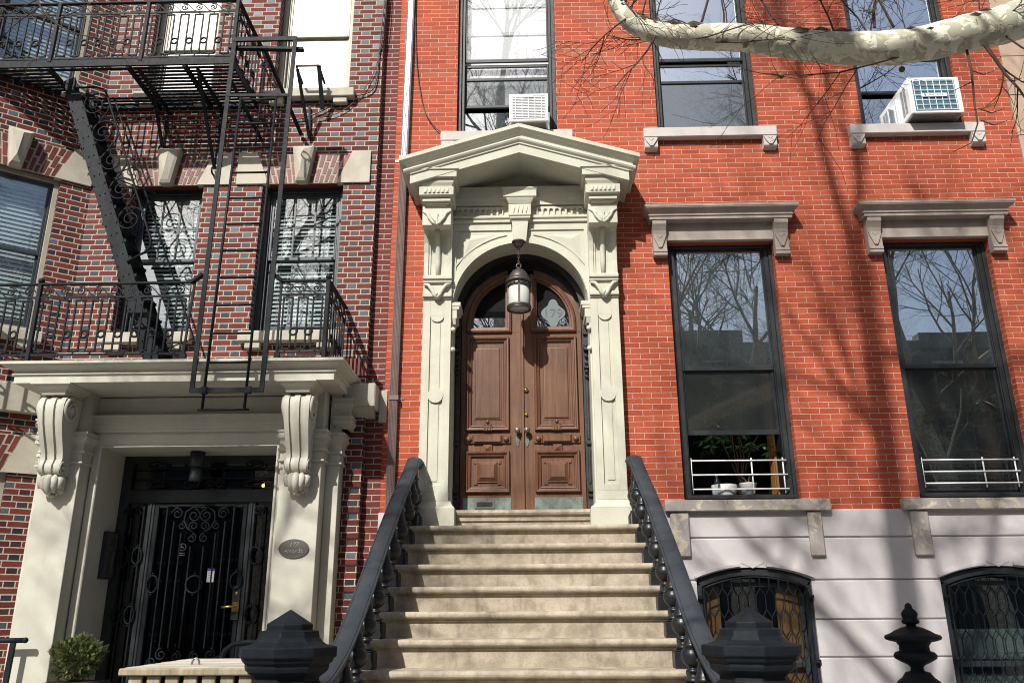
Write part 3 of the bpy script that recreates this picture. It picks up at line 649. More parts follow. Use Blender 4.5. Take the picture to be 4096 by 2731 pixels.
# pilasters
for sx in (-1, 1):
    def X(a, b): return (min(PX+sx*a, PX+sx*b), max(PX+sx*a, PX+sx*b))
    p = MB()
    p.box(*X(.69, 1.13), -.225, .2, 2.385, 2.585, .004)
    x0, x1 = X(.69, 1.13); y = -.225
    prof = [(.0, 2.585), (.012, 2.60), (.04, 2.615), (.062, 2.65), (.072, 2.668)]
    for (i0, z0), (i1, z1) in zip(prof[:-1], prof[1:]):
        A = (x0+i0, x1-i0*.7, y+i0, z0); B = (x0+i1, x1-i1*.7, y+i1, z1)
        p.quad((A[0], A[2], A[3]), (A[1], A[2], A[3]), (B[1], B[2], B[3]), (B[0], B[2], B[3]))
        p.quad((A[0], .2, A[3]), (A[0], A[2], A[3]), (B[0], B[2], B[3]), (B[0], .2, B[3])); p.quad((A[1], A[2], A[3]), (A[1], .2, A[3]), (B[1], .2, B[3]), (B[1], B[2], B[3]))
    sx0, sx1 = X(.767, 1.078)
    p.box(sx0-.004, sx1+.004, -.153, .2, 2.668, 2.76, .003)
    p.box(sx0, sx1, -.13, .2, 2.76, 4.87, .003)                      # shaft core
    pan = X(.845, .995)
    p.box(sx0, pan[0], -.15, -.129, 2.76, 4.87, .003); p.box(pan[1], sx1, -.15, -.129, 2.76, 4.87, .003); p.box(pan[0], pan[1], -.15, -.129, 2.76, 2.83, .003); p.box(pan[0], pan[1], -.15, -.129, 4.68, 4.87, .003)
    p.prism(arc(sum(pan)/2, 4.69, .075, math.pi, 2*math.pi, 10), -.149, -.129)
    p.box(pan[0]+.038, pan[1]-.038, -.1385, -.129, 2.87, 3.70, .003); p.box(pan[0]+.038, pan[1]-.038, -.1385, -.129, 3.86, 4.60, .003)
    pil = p.build('pilaster', M['portal'], dm)
    r_ = MB(); r_.disc(sum(pan)/2, 3.785, .083, -.158, -.128, 28); r_.build('roundel', M['portal'], pil)
    cb = MB(); cx = (sx0+sx1)/2                                     # carved block
    cb.box(sx0-.004, sx1+.004, -.165, .1, 4.87, 5.085, .004); cb.box(sx0-.006, sx1+.006, -.19, -.16, 4.895, 4.94, .004); cb.box(sx0-.006, sx1+.006, -.195, -.16, 5.062, 5.085, .004)
    for s2 in (-1, 1): cb.tube([(cx+s2*.15, -.185, 5.045), (cx+s2*.10, -.20, 5.03), (cx+s2*.06, -.205, 4.975), (cx+s2*.03, -.205, 4.91), (cx, -.205, 4.87)], [.012, .02, .022, .022, .015], 8)
    cb.prism([(cx-.05, 5.0), (cx+.05, 5.0), (cx+.028, 4.87), (cx-.028, 4.87)], -.2, -.165); cb.ball((cx, -.207, 4.92), .022, 10)
    cb.build('carved_block', M['portal'], pil)
    co = MB()                                                       # fluted console that swells towards the top
    yt = [(-.19, 5.085), (-.215, 5.10), (-.215, 5.13), (-.185, 5.15), (-.178, 5.30), (-.185, 5.42), (-.215, 5.53), (-.26, 5.62), (-.30, 5.665)]
    co.prismx([(.1, 5.085)] + [(y_+.03, z_) for y_, z_ in yt] + [(.1, 5.665)], sx0+.01, sx1-.01)
    co.prismx([(.1, 5.085)] + yt[:4] + [(.1, 5.15)], sx0-.004, sx1+.004)
    for xa, xb, dy in ((sx0, sx0+.048, 0), (sx1-.048, sx1, 0), (sx0+.048, sx0+.072, .015), (sx1-.072, sx1-.048, .015)):
        co.prismx([(.0, 5.15)] + [(y_+dy, z_) for y_, z_ in yt[3:]] + [(.0, 5.665)], xa, xb)
    co.tube([(cx, y_+.02, z_) for y_, z_ in yt[3:]], [.024]+[.031]*5, 10)
    co.build('console', M['portal'], pil)
    lb = MB()                                                       # leaf block
    lb.box(sx0-.004, sx1+.004, -.40, .05, 5.66, 5.895, .004)
    for s2 in (-1, 1):
        lb.tube([(cx+s2*.155, -.402, 5.83), (cx+s2*.105, -.412, 5.80), (cx+s2*.085, -.415, 5.75), (cx+s2*.04, -.416, 5.69), (cx, -.416, 5.655)], [.012, .02, .018, .02, .018], 8)
        lb.prism([(cx+s2*.01, 5.75), (cx+s2*.075, 5.785), (cx+s2*.055, 5.745), (cx+s2*.01, 5.70)], -.412, -.399)
    lb.prism([(cx-.014, 5.80), (cx, 5.835), (cx+.014, 5.80), (cx+.005, 5.67), (cx-.005, 5.67)], -.418, -.399)
    lb.build('leaf_block', M['portal'], pil)
    ca = MB(); hx = (sx1-sx0)/2                                      # capital mouldings and the notched block
    ca.cornice(cx-hx-.035, cx+hx+.035, 0, [(.50, 6.085), (.50, 5.985), (.49, 5.975), (.455, 5.97), (.455, 5.955), (.465, 5.95), (.465, 5.925), (.44, 5.92), (.44, 5.905), (.42, 5.90), (.42, 5.893)])
    for i in range(6):
        x = cx - .12 + i*.048
        ca.add([(x-.022, -.5005, 6.068), (x+.022, -.5005, 6.068), (x, -.516, 6.01), (x-.022, -.5005, 6.0), (x+.022, -.5005, 6.0)], [(0, 2, 1), (0, 3, 2), (1, 2, 4)])
    ca.build('capital', M['portal'], pil)
    ab = MB(); ab.cornice(cx-.245, cx+.245, 0, [(.555, 6.292), (.555, 6.276), (.535, 6.268), (.535, 6.19), (.50, 6.186), (.50, 6.15)] + cyma(.50, 6.148, .475, 6.088, 4))
    ab.build('abacus', M['portal'], pil)
# gable hood
pe = MB()
pm = .62; XT = 1.335; ZA, ZT = 6.80, 6.392
slope = (ZA-ZT)/XT
prof = [(.62, 0), (.62, -.045)] + [(p_, z_) for p_, z_ in ((.60, -.055), (.565, -.075), (.545, -.105), (.545, -.125), (.57, -.14), (.578, -.158), (.568, -.176), (.545, -.188), (.545, -.2), (.555, -.205), (.555, -.215), (.54, -.219), (.54, -.325))]
vs = []
for p_, dz in prof:
    xe = XT - (pm-p_)*1.0; zc = ZA+dz; ze = ZA - slope*xe + dz
    if dz < -.2: xe = XT-.12; ze = ZA - slope*xe + dz
    vs += [(PX-xe, 0, ze), (PX-xe, -p_, ze), (PX, -p_, zc), (PX+xe, -p_, ze), (PX+xe, 0, ze)]
fs = []
for i in range(len(prof)-1):
    for k in range(4): fs.append((i*5+k, (i+1)*5+k, (i+1)*5+k+1, i*5+k+1))
pe.add(vs, fs)
z0_ = ZA - slope*XT
pe.add([(PX-XT, 0, z0_), (PX-XT, -pm, z0_), (PX, -pm, ZA), (PX, 0, ZA), (PX+XT, -pm, z0_), (PX+XT, 0, z0_)], [(0, 1, 2, 3), (3, 2, 4, 5)])
xs_ = XT-.12; zl = ZA - slope*xs_ - .325
pe.add([(PX-xs_, -.54, zl), (PX, -.54, ZA-.325), (PX, -.005, ZA-.325), (PX-xs_, -.005, zl), (PX+xs_, -.54, zl), (PX+xs_, -.005, zl)], [(0, 3, 2, 1), (1, 2, 5, 4)])
pe.build('gable_hood', M['portal'], dm)
ty = MB(); ty.add([(PX-1.0, -.012, 6.1), (PX+1.0, -.012, 6.1), (PX+1.0, -.012, ZA-slope-.3), (PX, -.012, ZA-.3), (PX-1.0, -.012, ZA-slope-.3)], [(0, 1, 2, 3, 4)])
ty.build('tympanum', M['portal'], dm)
# imposts at the arch springing
for sx in (-1, 1):
    im = MB(); xa, xb = sorted((PX+sx*.80, PX+sx*.665)); 
    im.box(xa, xb, -.13, .18, 4.80, 4.85, .005); im.box(*sorted((PX+sx*.80, PX+sx*.68)), -.125, .18, 4.765, 4.80, .004); im.box(*sorted((PX+sx*.80, PX+sx*.705)), -.12, .17, 4.66, 4.765, .005); im.prismx([(-.12, 4.66), (.05, 4.66), (.0, 4.58), (-.10, 4.60)], *sorted((PX+sx*.78, PX+sx*.72)))
    imo = im.build('impost', M['portal'], dm)
    for z_ in (4.53, 4.30): ib_ = MB(); ib_.ball((PX+sx*.745, -.12, z_), .03, 12); ib_.build('boss', M['portal'], imo)
# black wooden inner frame
bf = MB()
ring_band(bf, .685, .752, .19, .30, n=36); bf.box(PX-.79, PX-.687, .19, .30, 2.58, 4.81); bf.box(PX+.687, PX+.79, .19, .30, 2.58, 4.81)
for sx in (-1, 1):
    xa, xb = sorted((PX+sx*.695, PX+sx*.748))
    for z, h, d in ((2.74, .03, .03), (2.79, .045, .045), (3.30, .03, .03), (4.36, .04, .06), (4.15, .03, .05), (4.55, .03, .03)): bf.box(xa, xb, .19-d, .192, z, z+h, .006)
    for z0_, z1_ in ((2.88, 3.25), (3.36, 4.08)): bf.box(xa+.012, xb-.012, .178, .192, z0_, z1_, .008)
    for z_ in (4.42, 4.30, 4.22, 4.12, 4.06): bf.ball(((xa+xb)/2, .165, z_), .022, 8)
ft = arc(PX, AZ, .752, math.pi, 0, 30)
bf.add([(x, .305, z) for x, z in ft], [tuple(range(len(ft)))])       # dark tympanum board behind
bf.build('inner_frame', M['casing'], dm)
# threshold step
th = MB(); th.prismx([(.35, 2.588), (-.05, 2.588), (-.075, 2.58), (-.085, 2.555), (-.075, 2.535), (-.05, 2.525), (-.045, 2.49), (-.06, 2.487), (-.06, 2.475), (-.04, 2.47), (-.04, 2.36), (.35, 2.36)], PX-.695, PX+.695, smooth=False)
th.build('threshold', M['steps'], dm)
# ---- the two door leaves
DY = .27
def half_arch(sx, inset, zb, n=16):
    """outline of a quarter-round light; inset from the leaf's outer arch"""
    r = .685-inset; xin = .115 + (inset-.085)
    pts = []
    a_end = math.acos(min(1, xin/r))
    pts = [(PX+sx*r*math.cos(a), 4.72 + r*math.sin(a)) for a in [a_end*i/n for i in range(n+1)]]
    return [(PX+sx*xin, zb)] + [(PX+sx*r, zb)] + pts, None
for sx in (-1, 1):
    d = MB()
    def XX(a, b): return sorted((PX+sx*a, PX+sx*b))
    # slab = stiles and rails around the arched light (butted pieces)
    n = 18
    oa = [(PX+sx*.683*math.cos(math.pi/2*i/n), 4.72+.683*math.sin(math.pi/2*i/n)) for i in range(n+1)]
    ia = []
    r_in = .585
    amax = math.acos(.15/r_in)
    for i in range(n+1):
        a = math.pi/2*i/n
        if a <= amax: ia.append((PX+sx*r_in*math.cos(a), 4.72+r_in*math.sin(a)))
        else: ia.append((PX+sx*max(.15*(1-(a-amax)/(math.pi/2-amax))+.15*((a-amax)/(math.pi/2-amax)), .15), 4.72+r_in*math.sin(amax)))
    for k in range(n):
        (x1, z1), (x2, z2), (x3, z3), (x4, z4) = oa[k], oa[k+1], ia[k+1], ia[k]
        d.quad((x1, DY, z1), (x2, DY, z2), (x3, DY, z3), (x4, DY, z4))
    topz = ia[-1][1]
    d.quad((PX+sx*.006, DY, topz), (PX+sx*.15, DY, topz), (PX+sx*.15, DY, 5.385), (PX+sx*.006, DY, 5.40))
    d.box(*XX(.006, .15), DY, DY+.05, 4.62, topz, .002); d.box(*XX(.585, .683), DY, DY+.05, 4.62, 4.722, .002)
    d.box(*XX(.006, .683), DY, DY+.05, 2.595, 4.62, .003)
    leaf = d.build('door', M['door_wood'], RH)
    # pane
    g_ = MB(); pts = [(PX+sx*.14, 4.63)] + [(PX+sx*.595, 4.63)] + [(PX+sx*.595*math.cos(amax*i/n), 4.72+.595*math.sin(amax*i/n)) for i in range(n+1)]
    g_.add([(x, DY+.035, z) for x, z in pts], [tuple(range(len(pts)))]); g_.build('door_pane', M['door_glass'], leaf)
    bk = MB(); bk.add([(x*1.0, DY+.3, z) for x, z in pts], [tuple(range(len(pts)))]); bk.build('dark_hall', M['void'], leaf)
    # mouldings round the light: nested outlines
    t = MB()
    def outline(k):                                                  # k = growth outwards
        r = .585+k; xin = .15-k; am2 = math.acos(xin/r)
        return [(PX+sx*xin, 4.655-k), (PX+sx*r, 4.655-k)] + [(PX+sx*r*math.cos(am2*i/n), 4.72+r*math.sin(am2*i/n)) for i in range(n+1)]
    rings_ = [(outline(-.035), DY+.03), (outline(-.03), DY-.0), (outline(-.012), DY-.006), (outline(-.008), DY-.022), (outline(.012), DY-.028), (outline(.018), DY-.034), (outline(.034), DY-.03), (outline(.042), DY-.012), (outline(.047), DY+.001)]
    for (o1, y1), (o2, y2) in zip(rings_[:-1], rings_[1:]):
        for k in range(len(o1)):
            k2 = (k+1) % len(o1); t.quad((o1[k][0], y1, o1[k][1]), (o1[k2][0], y1, o1[k2][1]), (o2[k2][0], y2, o2[k2][1]), (o2[k][0], y2, o2[k][1]))
    BM = [(0, 0), (.004, -.03), (.012, -.038), (.026, -.036), (.034, -.02), (.046, -.016), (.05, -.026), (.06, -.022), (.066, -.004), (.078, .008)]
    xa, xb = XX(.138, .625)
    t.frame(xa, xb, 3.475, 4.565, DY, BM); t.frame(xa, xb, 2.80, 3.255, DY, BM)
    t.build('panel_moulding', M['door_trim'], leaf)
    pn = MB()
    pn.frame(xa+.09, xb-.09, 3.60, 4.45, DY, [(0, .0), (.002, -.006), (.014, -.006), (.02, -.016), (.03, -.018)])
    pn.quad((xa+.12, DY-.018, 3.63), (xb-.12, DY-.018, 3.63), (xb-.12, DY-.018, 4.42), (xa+.12, DY-.018, 4.42))
    cx_ = (xa+xb)/2; cz_ = 3.03
    pn.frame(cx_-.125, cx_+.125, cz_-.12, cz_+.12, DY, [(0, 0), (.002, -.014), (.012, -.014), (.018, -.018), (.05, -.042), (.052, -.046)])
    pn.quad((cx_-.073, DY-.046, cz_-.068), (cx_+.073, DY-.046, cz_-.068), (cx_+.073, DY-.046, cz_+.068), (cx_-.073, DY-.046, cz_+.068))
    for a_ in (-1, 1):
        for b_ in (-1, 1): pn.box(cx_+a_*.128-.018, cx_+a_*.128+.018, DY-.012, DY+.001, cz_+b_*.115-.025, cz_+b_*.115+.025)
    # lock rail ornaments
    pn.box(cx_-.16, cx_+.16, DY-.03, DY, 3.335, 3.435, .006); pn.box(cx_-.15, cx_+.15, DY-.045, DY-.029, 3.348, 3.422, .008)
    for s3 in (-1, 1): pn.box(cx_+s3*.208-.047, cx_+s3*.208+.047, DY-.02, DY, 3.335, 3.43, .006); pn.ball((cx_+s3*.205, DY-.022, 3.382), .032, 14)
    pn.box(cx_-.05, cx_+.05, DY-.036, DY, 3.475, 3.535, .004); pn.box(cx_-.042, cx_+.042, DY-.03, DY, 3.535, 3.56, .004); pn.ball((cx_, DY-.03, 3.575), .022, 12)
    for i_ in range(3): pn.box(cx_-.03+i_*.03-.006, cx_-.03+i_*.03+.006, DY-.044, DY-.035, 3.485, 3.525, .003)
    pn.box(cx_-.05, cx_+.05, DY-.022, DY, 3.235, 3.325, .004); pn.add([(cx_-.036, DY-.0225, 3.25), (cx_+.036, DY-.0225, 3.25), (cx_+.036, DY-.0225, 3.31), (cx_-.036, DY-.0225, 3.31), (cx_, DY-.045, 3.28)], [(0, 1, 4), (1, 2, 4), (2, 3, 4), (3, 0, 4)])
    pn.build('raised_panel', M['door_wood'], leaf)
    kp = MB(); ka, kb_ = XX(.128, .645); kp.box(ka, kb_, DY-.004, DY, 2.612, 2.752, .001)
    for i_ in range(5):
        for z_ in (2.622, 2.742): kp.ball((ka+.02+i_*(kb_-ka-.04)/4, DY-.004, z_), .006, 8)
    kpo = kp.build('kick_plate', M['plate'], leaf)
    kn = MB(); kx = PX+sx*.052; kn.ball((kx, DY-.06, 3.475), .034, 14); kn.tube([(kx, DY-.04, 3.475), (kx, DY, 3.475)], .014, 8); kn.prism([(kx-.018, 3.43), (kx+.018, 3.43), (kx+.022, 3.36), (kx+.012, 3.32), (kx, 3.295), (kx-.012, 3.32), (kx-.022, 3.36)], DY-.008, DY)
    kn.build('door_knob', M['knob'], leaf)
    if sx < 0:
        sl2 = MB(); mx0 = cx_-.05; sl2.box(mx0-.09, mx0+.13, DY-.014, DY-.0045, 2.636, 2.722, .003); slo = sl2.build('mail_slot', M['plate'], leaf)
        s3 = MB(); s3.box(mx0-.065, mx0+.105, DY-.0165, DY-.0138, 2.655, 2.704); s3.build('slot_opening', M['void'], leaf)
        as_ = MB(); as_.box(PX-.012, PX+.024, DY-.022, DY, 2.6, 5.38, .006); as_.build('meeting_strip', M['door_wood'], leaf)
    else:
        lk = MB()
        for z_, r_ in ((3.94, .026), (3.66, .018)): lk.tube([(PX+.045, DY-.02, z_), (PX+.045, DY, z_)], r_, 16); lk.tube([(PX+.045, DY-.026, z_), (PX+.045, DY-.018, z_)], r_*.55, 12)
        lk.build('lock', M['brass'], leaf)
        nb = MB(); fr_ = [(PX+.37+.115*math.cos(a)*(1+.22*math.cos(4*a)), 4.86+.155*math.sin(a)*(1+.12*math.cos(4*a))) for a in [2*math.pi*i/40 for i in range(40)]]
        nb.add([(x, DY+.032, z) for x, z in fr_], [tuple(range(40))]); nb.build('etched_panel', M['etched'], leaf)
        nu = MB(); text_mesh(nu, '179', PX+.365, DY+.029, 4.855, .155, .001, sx=1.0); nu.build('house_number', M['ink'], leaf)
# ================================================================== THE DARK BRICK APARTMENT HOUSE
LY = -.10
AH = thing('apartment_house', (-3.45, LY, 0), 'dark red and blue brick apartment house with a grey stone entrance porch', 'house')
W3, W2L = (-3.037, -2.087), (-4.585, -3.735)
lh = [(*W3, 4.53, 6.385), (*W2L, 4.53, 6.385), (-3.03, -2.095, 7.60, 9.4), (-4.615, -3.79, 7.60, 9.4), (-4.42, -2.48, -.2, 3.27)]
m = MB(); pierced(m, -5.07, -1.70, 0, 10.5, lh, LY, .16)
m.quad((-1.70, LY, 0), (-1.70, .02, 0), (-1.70, .02, 10.5), (-1.70, LY, 10.5))
for z in (1.0, 1.26, 1.52, 1.78, 2.04, 2.30, 2.56, 2.82, 3.08): m.box(-1.95, -1.698, LY-.018, LY+.01, z+.004, z+.19, .003)
m.build('wall', M['dark_brick'], AH)
m = MB(); m.quad((-1.72, -.004, 0), (-1.515, -.004, 0), (-1.515, -.004, 10.5), (-1.72, -.004, 10.5)); m.build('party_strip', M['strip_brick'], AH)
m = MB()
for a, b, c, d in lh[:4]: room(m, a-.3, b+.3, c-.2, d+.2, .26, 2.2)
m.build('interior_wall', M['room'], AH)
m = MB()
for a, b, c, d in lh[:4]:
    m.quad((a-.3,.262,c-.2),(a,.262,c-.2),(a,.262,d+.2),(a-.3,.262,d+.2)); m.quad((b,.262,c-.2),(b+.3,.262,c-.2),(b+.3,.262,d+.2),(b,.262,d+.2))
    for x in (a, b): m.quad((x,.06,c),(x,.262,c),(x,.262,d),(x,.06,d))
    m.quad((a,.06,d),(b,.06,d),(b,.262,d),(a,.262,d)); m.quad((a,.06,c),(b,.06,c),(b,.262,c),(a,.262,c))
m.build('inner_reveal', M['void'], AH)
# canted bay: local x' runs right along the face and ends (0) at the crease; y' goes into the wall
CA = R(37)
def TB(x, y, z): return (-5.07 + x*math.cos(CA) - y*math.sin(CA), LY + x*math.sin(CA) + y*math.cos(CA), z)
bh = [(-1.27, -.32, 4.50, 6.385), (-1.27, -.32, 7.60, 9.4), (-1.27, -.32, 1.0, 3.0)]
m = MB(TB); pierced(m, -1.62, 0, 0, 10.5, bh, 0, .16); m.build('bay_wall', M['dark_brick'], AH)
xb_ = TB(-1.62, 0, 0)
m = MB(); m.quad((xb_[0]-2.5, xb_[1], 0), (xb_[0], xb_[1], 0), (xb_[0], xb_[1], 10.5), (xb_[0]-2.5, xb_[1], 10.5)); m.build('bay_wall', M['dark_brick'], AH)
m = MB(TB)
for a, b, c, d in bh:
    room(m, a-.15, b+.12, c-.2, d+.2, .30, 1.2)
    m.quad((a-.15,.3,c-.2),(a,.3,c-.2),(a,.3,d+.2),(a-.15,.3,d+.2)); m.quad((b,.3,c-.2),(b+.12,.3,c-.2),(b+.12,.3,d+.2),(b,.3,d+.2))
    for x in (a, b): m.quad((x,.16,c),(x,.3,c),(x,.3,d),(x,.16,d))
m.build('bay_interior', M['room'], AH)
m = MB(); m.box(-9, -1.705, .3, 6, 10.49, 10.6); m.box(-9, -1.71, 5.9, 6, 0, 10.48); m.build('roof', M['void'], AH)
def sash_window(T, x0, x1, z0, z1, meet, fm, cmat, muntins, blind, name='window', yoff=0, shade=None, pane='glass_left'):
    y = yoff
    f = MB(T); ring(f, x0+.001, x1-.001, z0, z1, .055, y+.06, y+.17, wb=.03, wt=.06); case = f.build(name, cmat, AH)
    f = MB(T); ring(f, x0+.057, x1-.057, z0+.032, z1-.062, .022, y+.085, y+.165, wb=.02)
    a, b = x0+.08, x1-.08
    ring(f, a, b, meet-.005, z1-.086, .028, y+.095, y+.125, wb=.04)
    f.build('upper_sash', fm, case)
    f = MB(T); ring(f, a, b, z0+.053, meet+.03, .028, y+.128, y+.158, wb=.06, wt=.036); f.build('lower_sash', fm, case)
    if muntins:
        f = MB(T); w_ = (b-a-.056)
        for i in (1, 2): xx = a+.028+w_*i/3; f.box(xx-.010, xx+.010, y+.099, y+.115, meet+.036, z1-.116)
        zz = (meet+z1-.08)/2; f.box(a+.03, b-.03, y+.101, y+.113, zz-.010, zz+.010); f.build('muntin', fm, case)
    p = MB(T); p.box(a+.02, b-.02, y+.108, y+.111, meet+.02, z1-.1); p.build('pane', M[pane], case)
    p = MB(T); p.box(a+.02, b-.02, y+.141, y+.144, z0+.1, meet+.01); p.build('pane', M[pane], case)
    if blind: blinds(T, a, b, z0+.06, z1-.13, y+.215, .052, blind).build('venetian_blind', M['blind'], case)
    if shade:
        s = MB(T); s.box(a-.02, b+.02, y+.20, y+.204, shade, z1-.02); s.build('roller_shade', M['shade'], case)
    return case
sash_window(None, *W3, 4.56, 6.385, 5.475, M['frame_blue'], M['frame_blue'], True, .6, yoff=-.02)
sash_window(None, *W2L, 4.56, 6.385, 5.475, M['frame_blue'], M['frame_blue'], True, .6, yoff=-.02)
sash_window(None, -3.03, -2.095, 7.62, 9.4, 8.56, M['frame_tan'], M['frame_tan'], False, 0, yoff=-.02, shade=7.78, pane='glass_upper')
sash_window(None, -4.615, -3.79, 7.62, 9.4, 8.40, M['frame_tan'], M['frame_tan'], False, 0, yoff=-.02, shade=8.3, pane='glass_upper')
sash_window(TB, -1.27, -.32, 4.53, 6.385, 5.43, M['frame_blue'], M['frame_tan'], False, .75)
sash_window(TB, -1.27, -.32, 7.62, 9.4, 8.45, M['frame_blue'], M['frame_tan'], False, .75)
sash_window(TB, -1.27, -.32, 1.0, 3.0, 2.0, M['frame_blue'], M['frame_tan'], False, 0)
def stone_trim(T, x0, x1, z0, zh, Y, head=True, sill=True):
    cx = (x0+x1)/2
    if sill:
        s = MB(T); s.box(x0-.085, x1+.085, Y-.10, Y+.14, z0-.125, z0-.005, .008); so_ = s.build('window_sill', M['limestone'], AH)
        for bx in (x0-.005, x1-.165): s = MB(T); s.box(bx, bx+.165, Y-.075, Y, z0-.20, z0-.126, .006); s.build('sill_block', M['limestone'], so_)
    if not head: return
    k = MB(T); zb, zt = zh-.03, zh+.425
    k.prism([(cx-.062, zb), (cx+.062, zb), (cx+.128, zt), (cx-.128, zt)], Y-.10, Y)
    o_ = [(cx-.062, zb), (cx+.062, zb), (cx+.128, zt), (cx-.128, zt)]; i_ = [(cx-.042, zb+.035), (cx+.042, zb+.035), (cx+.098, zt-.03), (cx-.098, zt-.03)]
    for q in range(4):
        q2 = (q+1) % 4; k.quad((o_[q][0], Y-.1005, o_[q][1]), (o_[q2][0], Y-.1005, o_[q2][1]), (i_[q2][0], Y-.122, i_[q2][1]), (i_[q][0], Y-.122, i_[q][1]))
    ctop, cbot = (cx, zt-.14), (cx, zb+.1)
    k.add([(p[0], Y-.122, p[1]) for p in i_]+[(cx-.005, Y-.155, zb+.12), (cx+.02, Y-.155, zt-.06)], [(0, 1, 4), (1, 2, 5, 4), (2, 3, 5), (3, 0, 4, 5)])
    k.build('keystone', M['limestone'], AH)
    for sx in (-1, 1):
        hw = (x1-x0)/2
        s = MB(T); pts = [(cx+sx*(hw-.075), zh-.022), (cx+sx*(hw+.31), zh-.022), (cx+sx*(hw+.31), zh+.39), (cx+sx*(hw+.09), zh+.39)]
        s.prism(pts if sx > 0 else pts[::-1], Y-.03, Y+.05); s.build('springer_block', M['limestone'], AH)
        # leaning voussoir bricks between keystone and springer
        v = MB(T); nb = 6
        A0, A1 = .064, hw-.078; T0, T1 = .118, hw+.085; zt2 = zh+.375
        for i in range(nb):
            f0, f1 = i/nb, (i+1)/nb; g0 = .006
            for j, (h0, h1) in enumerate(((0, .5), (.5, 1)) if i % 2 else ((0, .27), (.27, .73), (.73, 1))):
                def pt(f, h): return (cx+sx*((A0+(A1-A0)*f)*(1-h)+(T0+(T1-T0)*f)*h), zh-.012+(zt2-zh+.012)*h)
                q = [pt(f0, h0), pt(f1, h0), pt(f1, h1), pt(f0, h1)]; mxx = sum(p[0] for p in q)/4; mzz = sum(p[1] for p in q)/4
                q = [(mxx+(p[0]-mxx)*(1-.022/.065), mzz+(p[1]-mzz)*(1-.022/.17)) for p in q]
                v.prism(q if sx > 0 else q[::-1], Y-.006, Y+.02)
        v.build('brick_arch', M['voussoir'], AH)
        mo = MB(T); q = [pt(0, 0), pt(1, 0), pt(1, 1), pt(0, 1)]; mo.prism(q if sx > 0 else q[::-1], Y-.002, Y+.02); mo.build('mortar_bed', M['mortar'], AH)
stone_trim(None, *W3, 4.53, 6.385, LY); stone_trim(None, *W2L, 4.53, 6.385, LY)
stone_trim(None, -3.03, -2.095, 7.62, 9.4, LY, False); stone_trim(None, -4.615, -3.79, 7.62, 9.4, LY, False)
stone_trim(TB, -1.27, -.32, 4.50, 6.385, 0); stone_trim(TB, -1.27, -.32, 7.62, 9.4, 0, False); stone_trim(TB, -1.27, -.32, 1.0, 3.0, 0, True, True)
# belt course
b = MB(TB); b.box(-1.62, -.03, -.09, .0, 3.60, 3.90, .008); b.build('belt_course', M['limestone'], AH)
b = MB(); b.box(-1.90, -1.565, -.26, .0, 3.64, 3.90, .012); b.prismx([(-.26, 3.639), (-.10, 3.56), (-.0, 3.56), (0, 3.639)], -1.86, -1.60); b.box(-1.565, -1.478, -.02, .0, 3.52, 3.88, .004); b.build('belt_course', M['limestone'], AH)
b = MB(); b.box(-5.05, -4.9, -.19, -.05, 3.60, 3.90, .008); b.build('belt_course', M['limestone'], AH)
m = MB()                                                            # soldier course under the balcony end
for i in range(6): m.box(-2.02+i*.055, -1.972+i*.055, LY-.012, LY+.02, 4.02, 4.22)
m.build('soldier_course', M['voussoir'], AH)
# ================================================================== ENTRANCE PORCH (part of the apartment house)
QX = -3.452
po = MB()
po.cornice(QX-1.70, QX+1.70, LY, [(.90, 3.962), (.90, 3.935), (.885, 3.93)] + cyma(.885, 3.928, .80, 3.872, 5) + [(.80, 3.866), (.815, 3.86), (.815, 3.845), (.80, 3.842), (.80, 3.838), (.795, 3.834), (.795, 3.765), (.30, 3.765)])
porch = po.build('porch', M['portico'], AH)
p = MB()                                                            # frieze, architrave, casing
p.box(QX-1.10, QX+1.10, -.30, -.1, 3.545, 3.80)
p.cornice(QX-1.12, QX+1.12, -.2, [(.14, 3.80), (.14, 3.79), (.125, 3.785), (.125, 3.765), (.10, 3.76), (.10, 3.75)])
p.cornice(QX-1.16, QX+1.16, -.2, [(.20, 3.548), (.20, 3.53), (.185, 3.525), (.185, 3.515), (.17, 3.51), (.17, 3.462), (.162, 3.458), (.162, 3.405), (.15, 3.40), (.15, 3.375)])
p.box(QX-1.0, QX+1.0, -.315, -.1, 3.235, 3.374)
p.box(QX-1.0, QX-.935, -.315, -.1, 0, 3.234); p.box(QX+.935, QX+1.0, -.315, -.1, 0, 3.234)
p.tube([(QX-.925, -.318, 0), (QX-.925, -.318, 3.228), (QX+.925, -.318, 3.228), (QX+.925, -.318, 0)], .017, 8, smooth=False)
p.quad((QX-.925, -.31, 0), (QX-.925, .30, 0), (QX-.925, .30, 3.226), (QX-.925, -.31, 3.226)); p.quad((QX+.925, .30, 0), (QX+.925, -.31, 0), (QX+.925, -.31, 3.226), (QX+.925, .30, 3.226))
p.quad((QX-.925, -.31, 3.226), (QX-.925, .30, 3.226), (QX+.925, .30, 3.226), (QX+.925, -.31, 3.226))
p.build('architrave', M['portico'], porch)
CAPP = [(.055, 3.345), (.055, 3.325), (.045, 3.32), (.045, 3.30), (.055, 3.292), (.05, 3.265), (.025, 3.235), (.015, 3.21), (.015, 3.165), (.03, 3.16), (.03, 3.135), (.012, 3.13), (.012, 3.05), (.03, 3.045), (.03, 3.03), (.0, 3.02)]
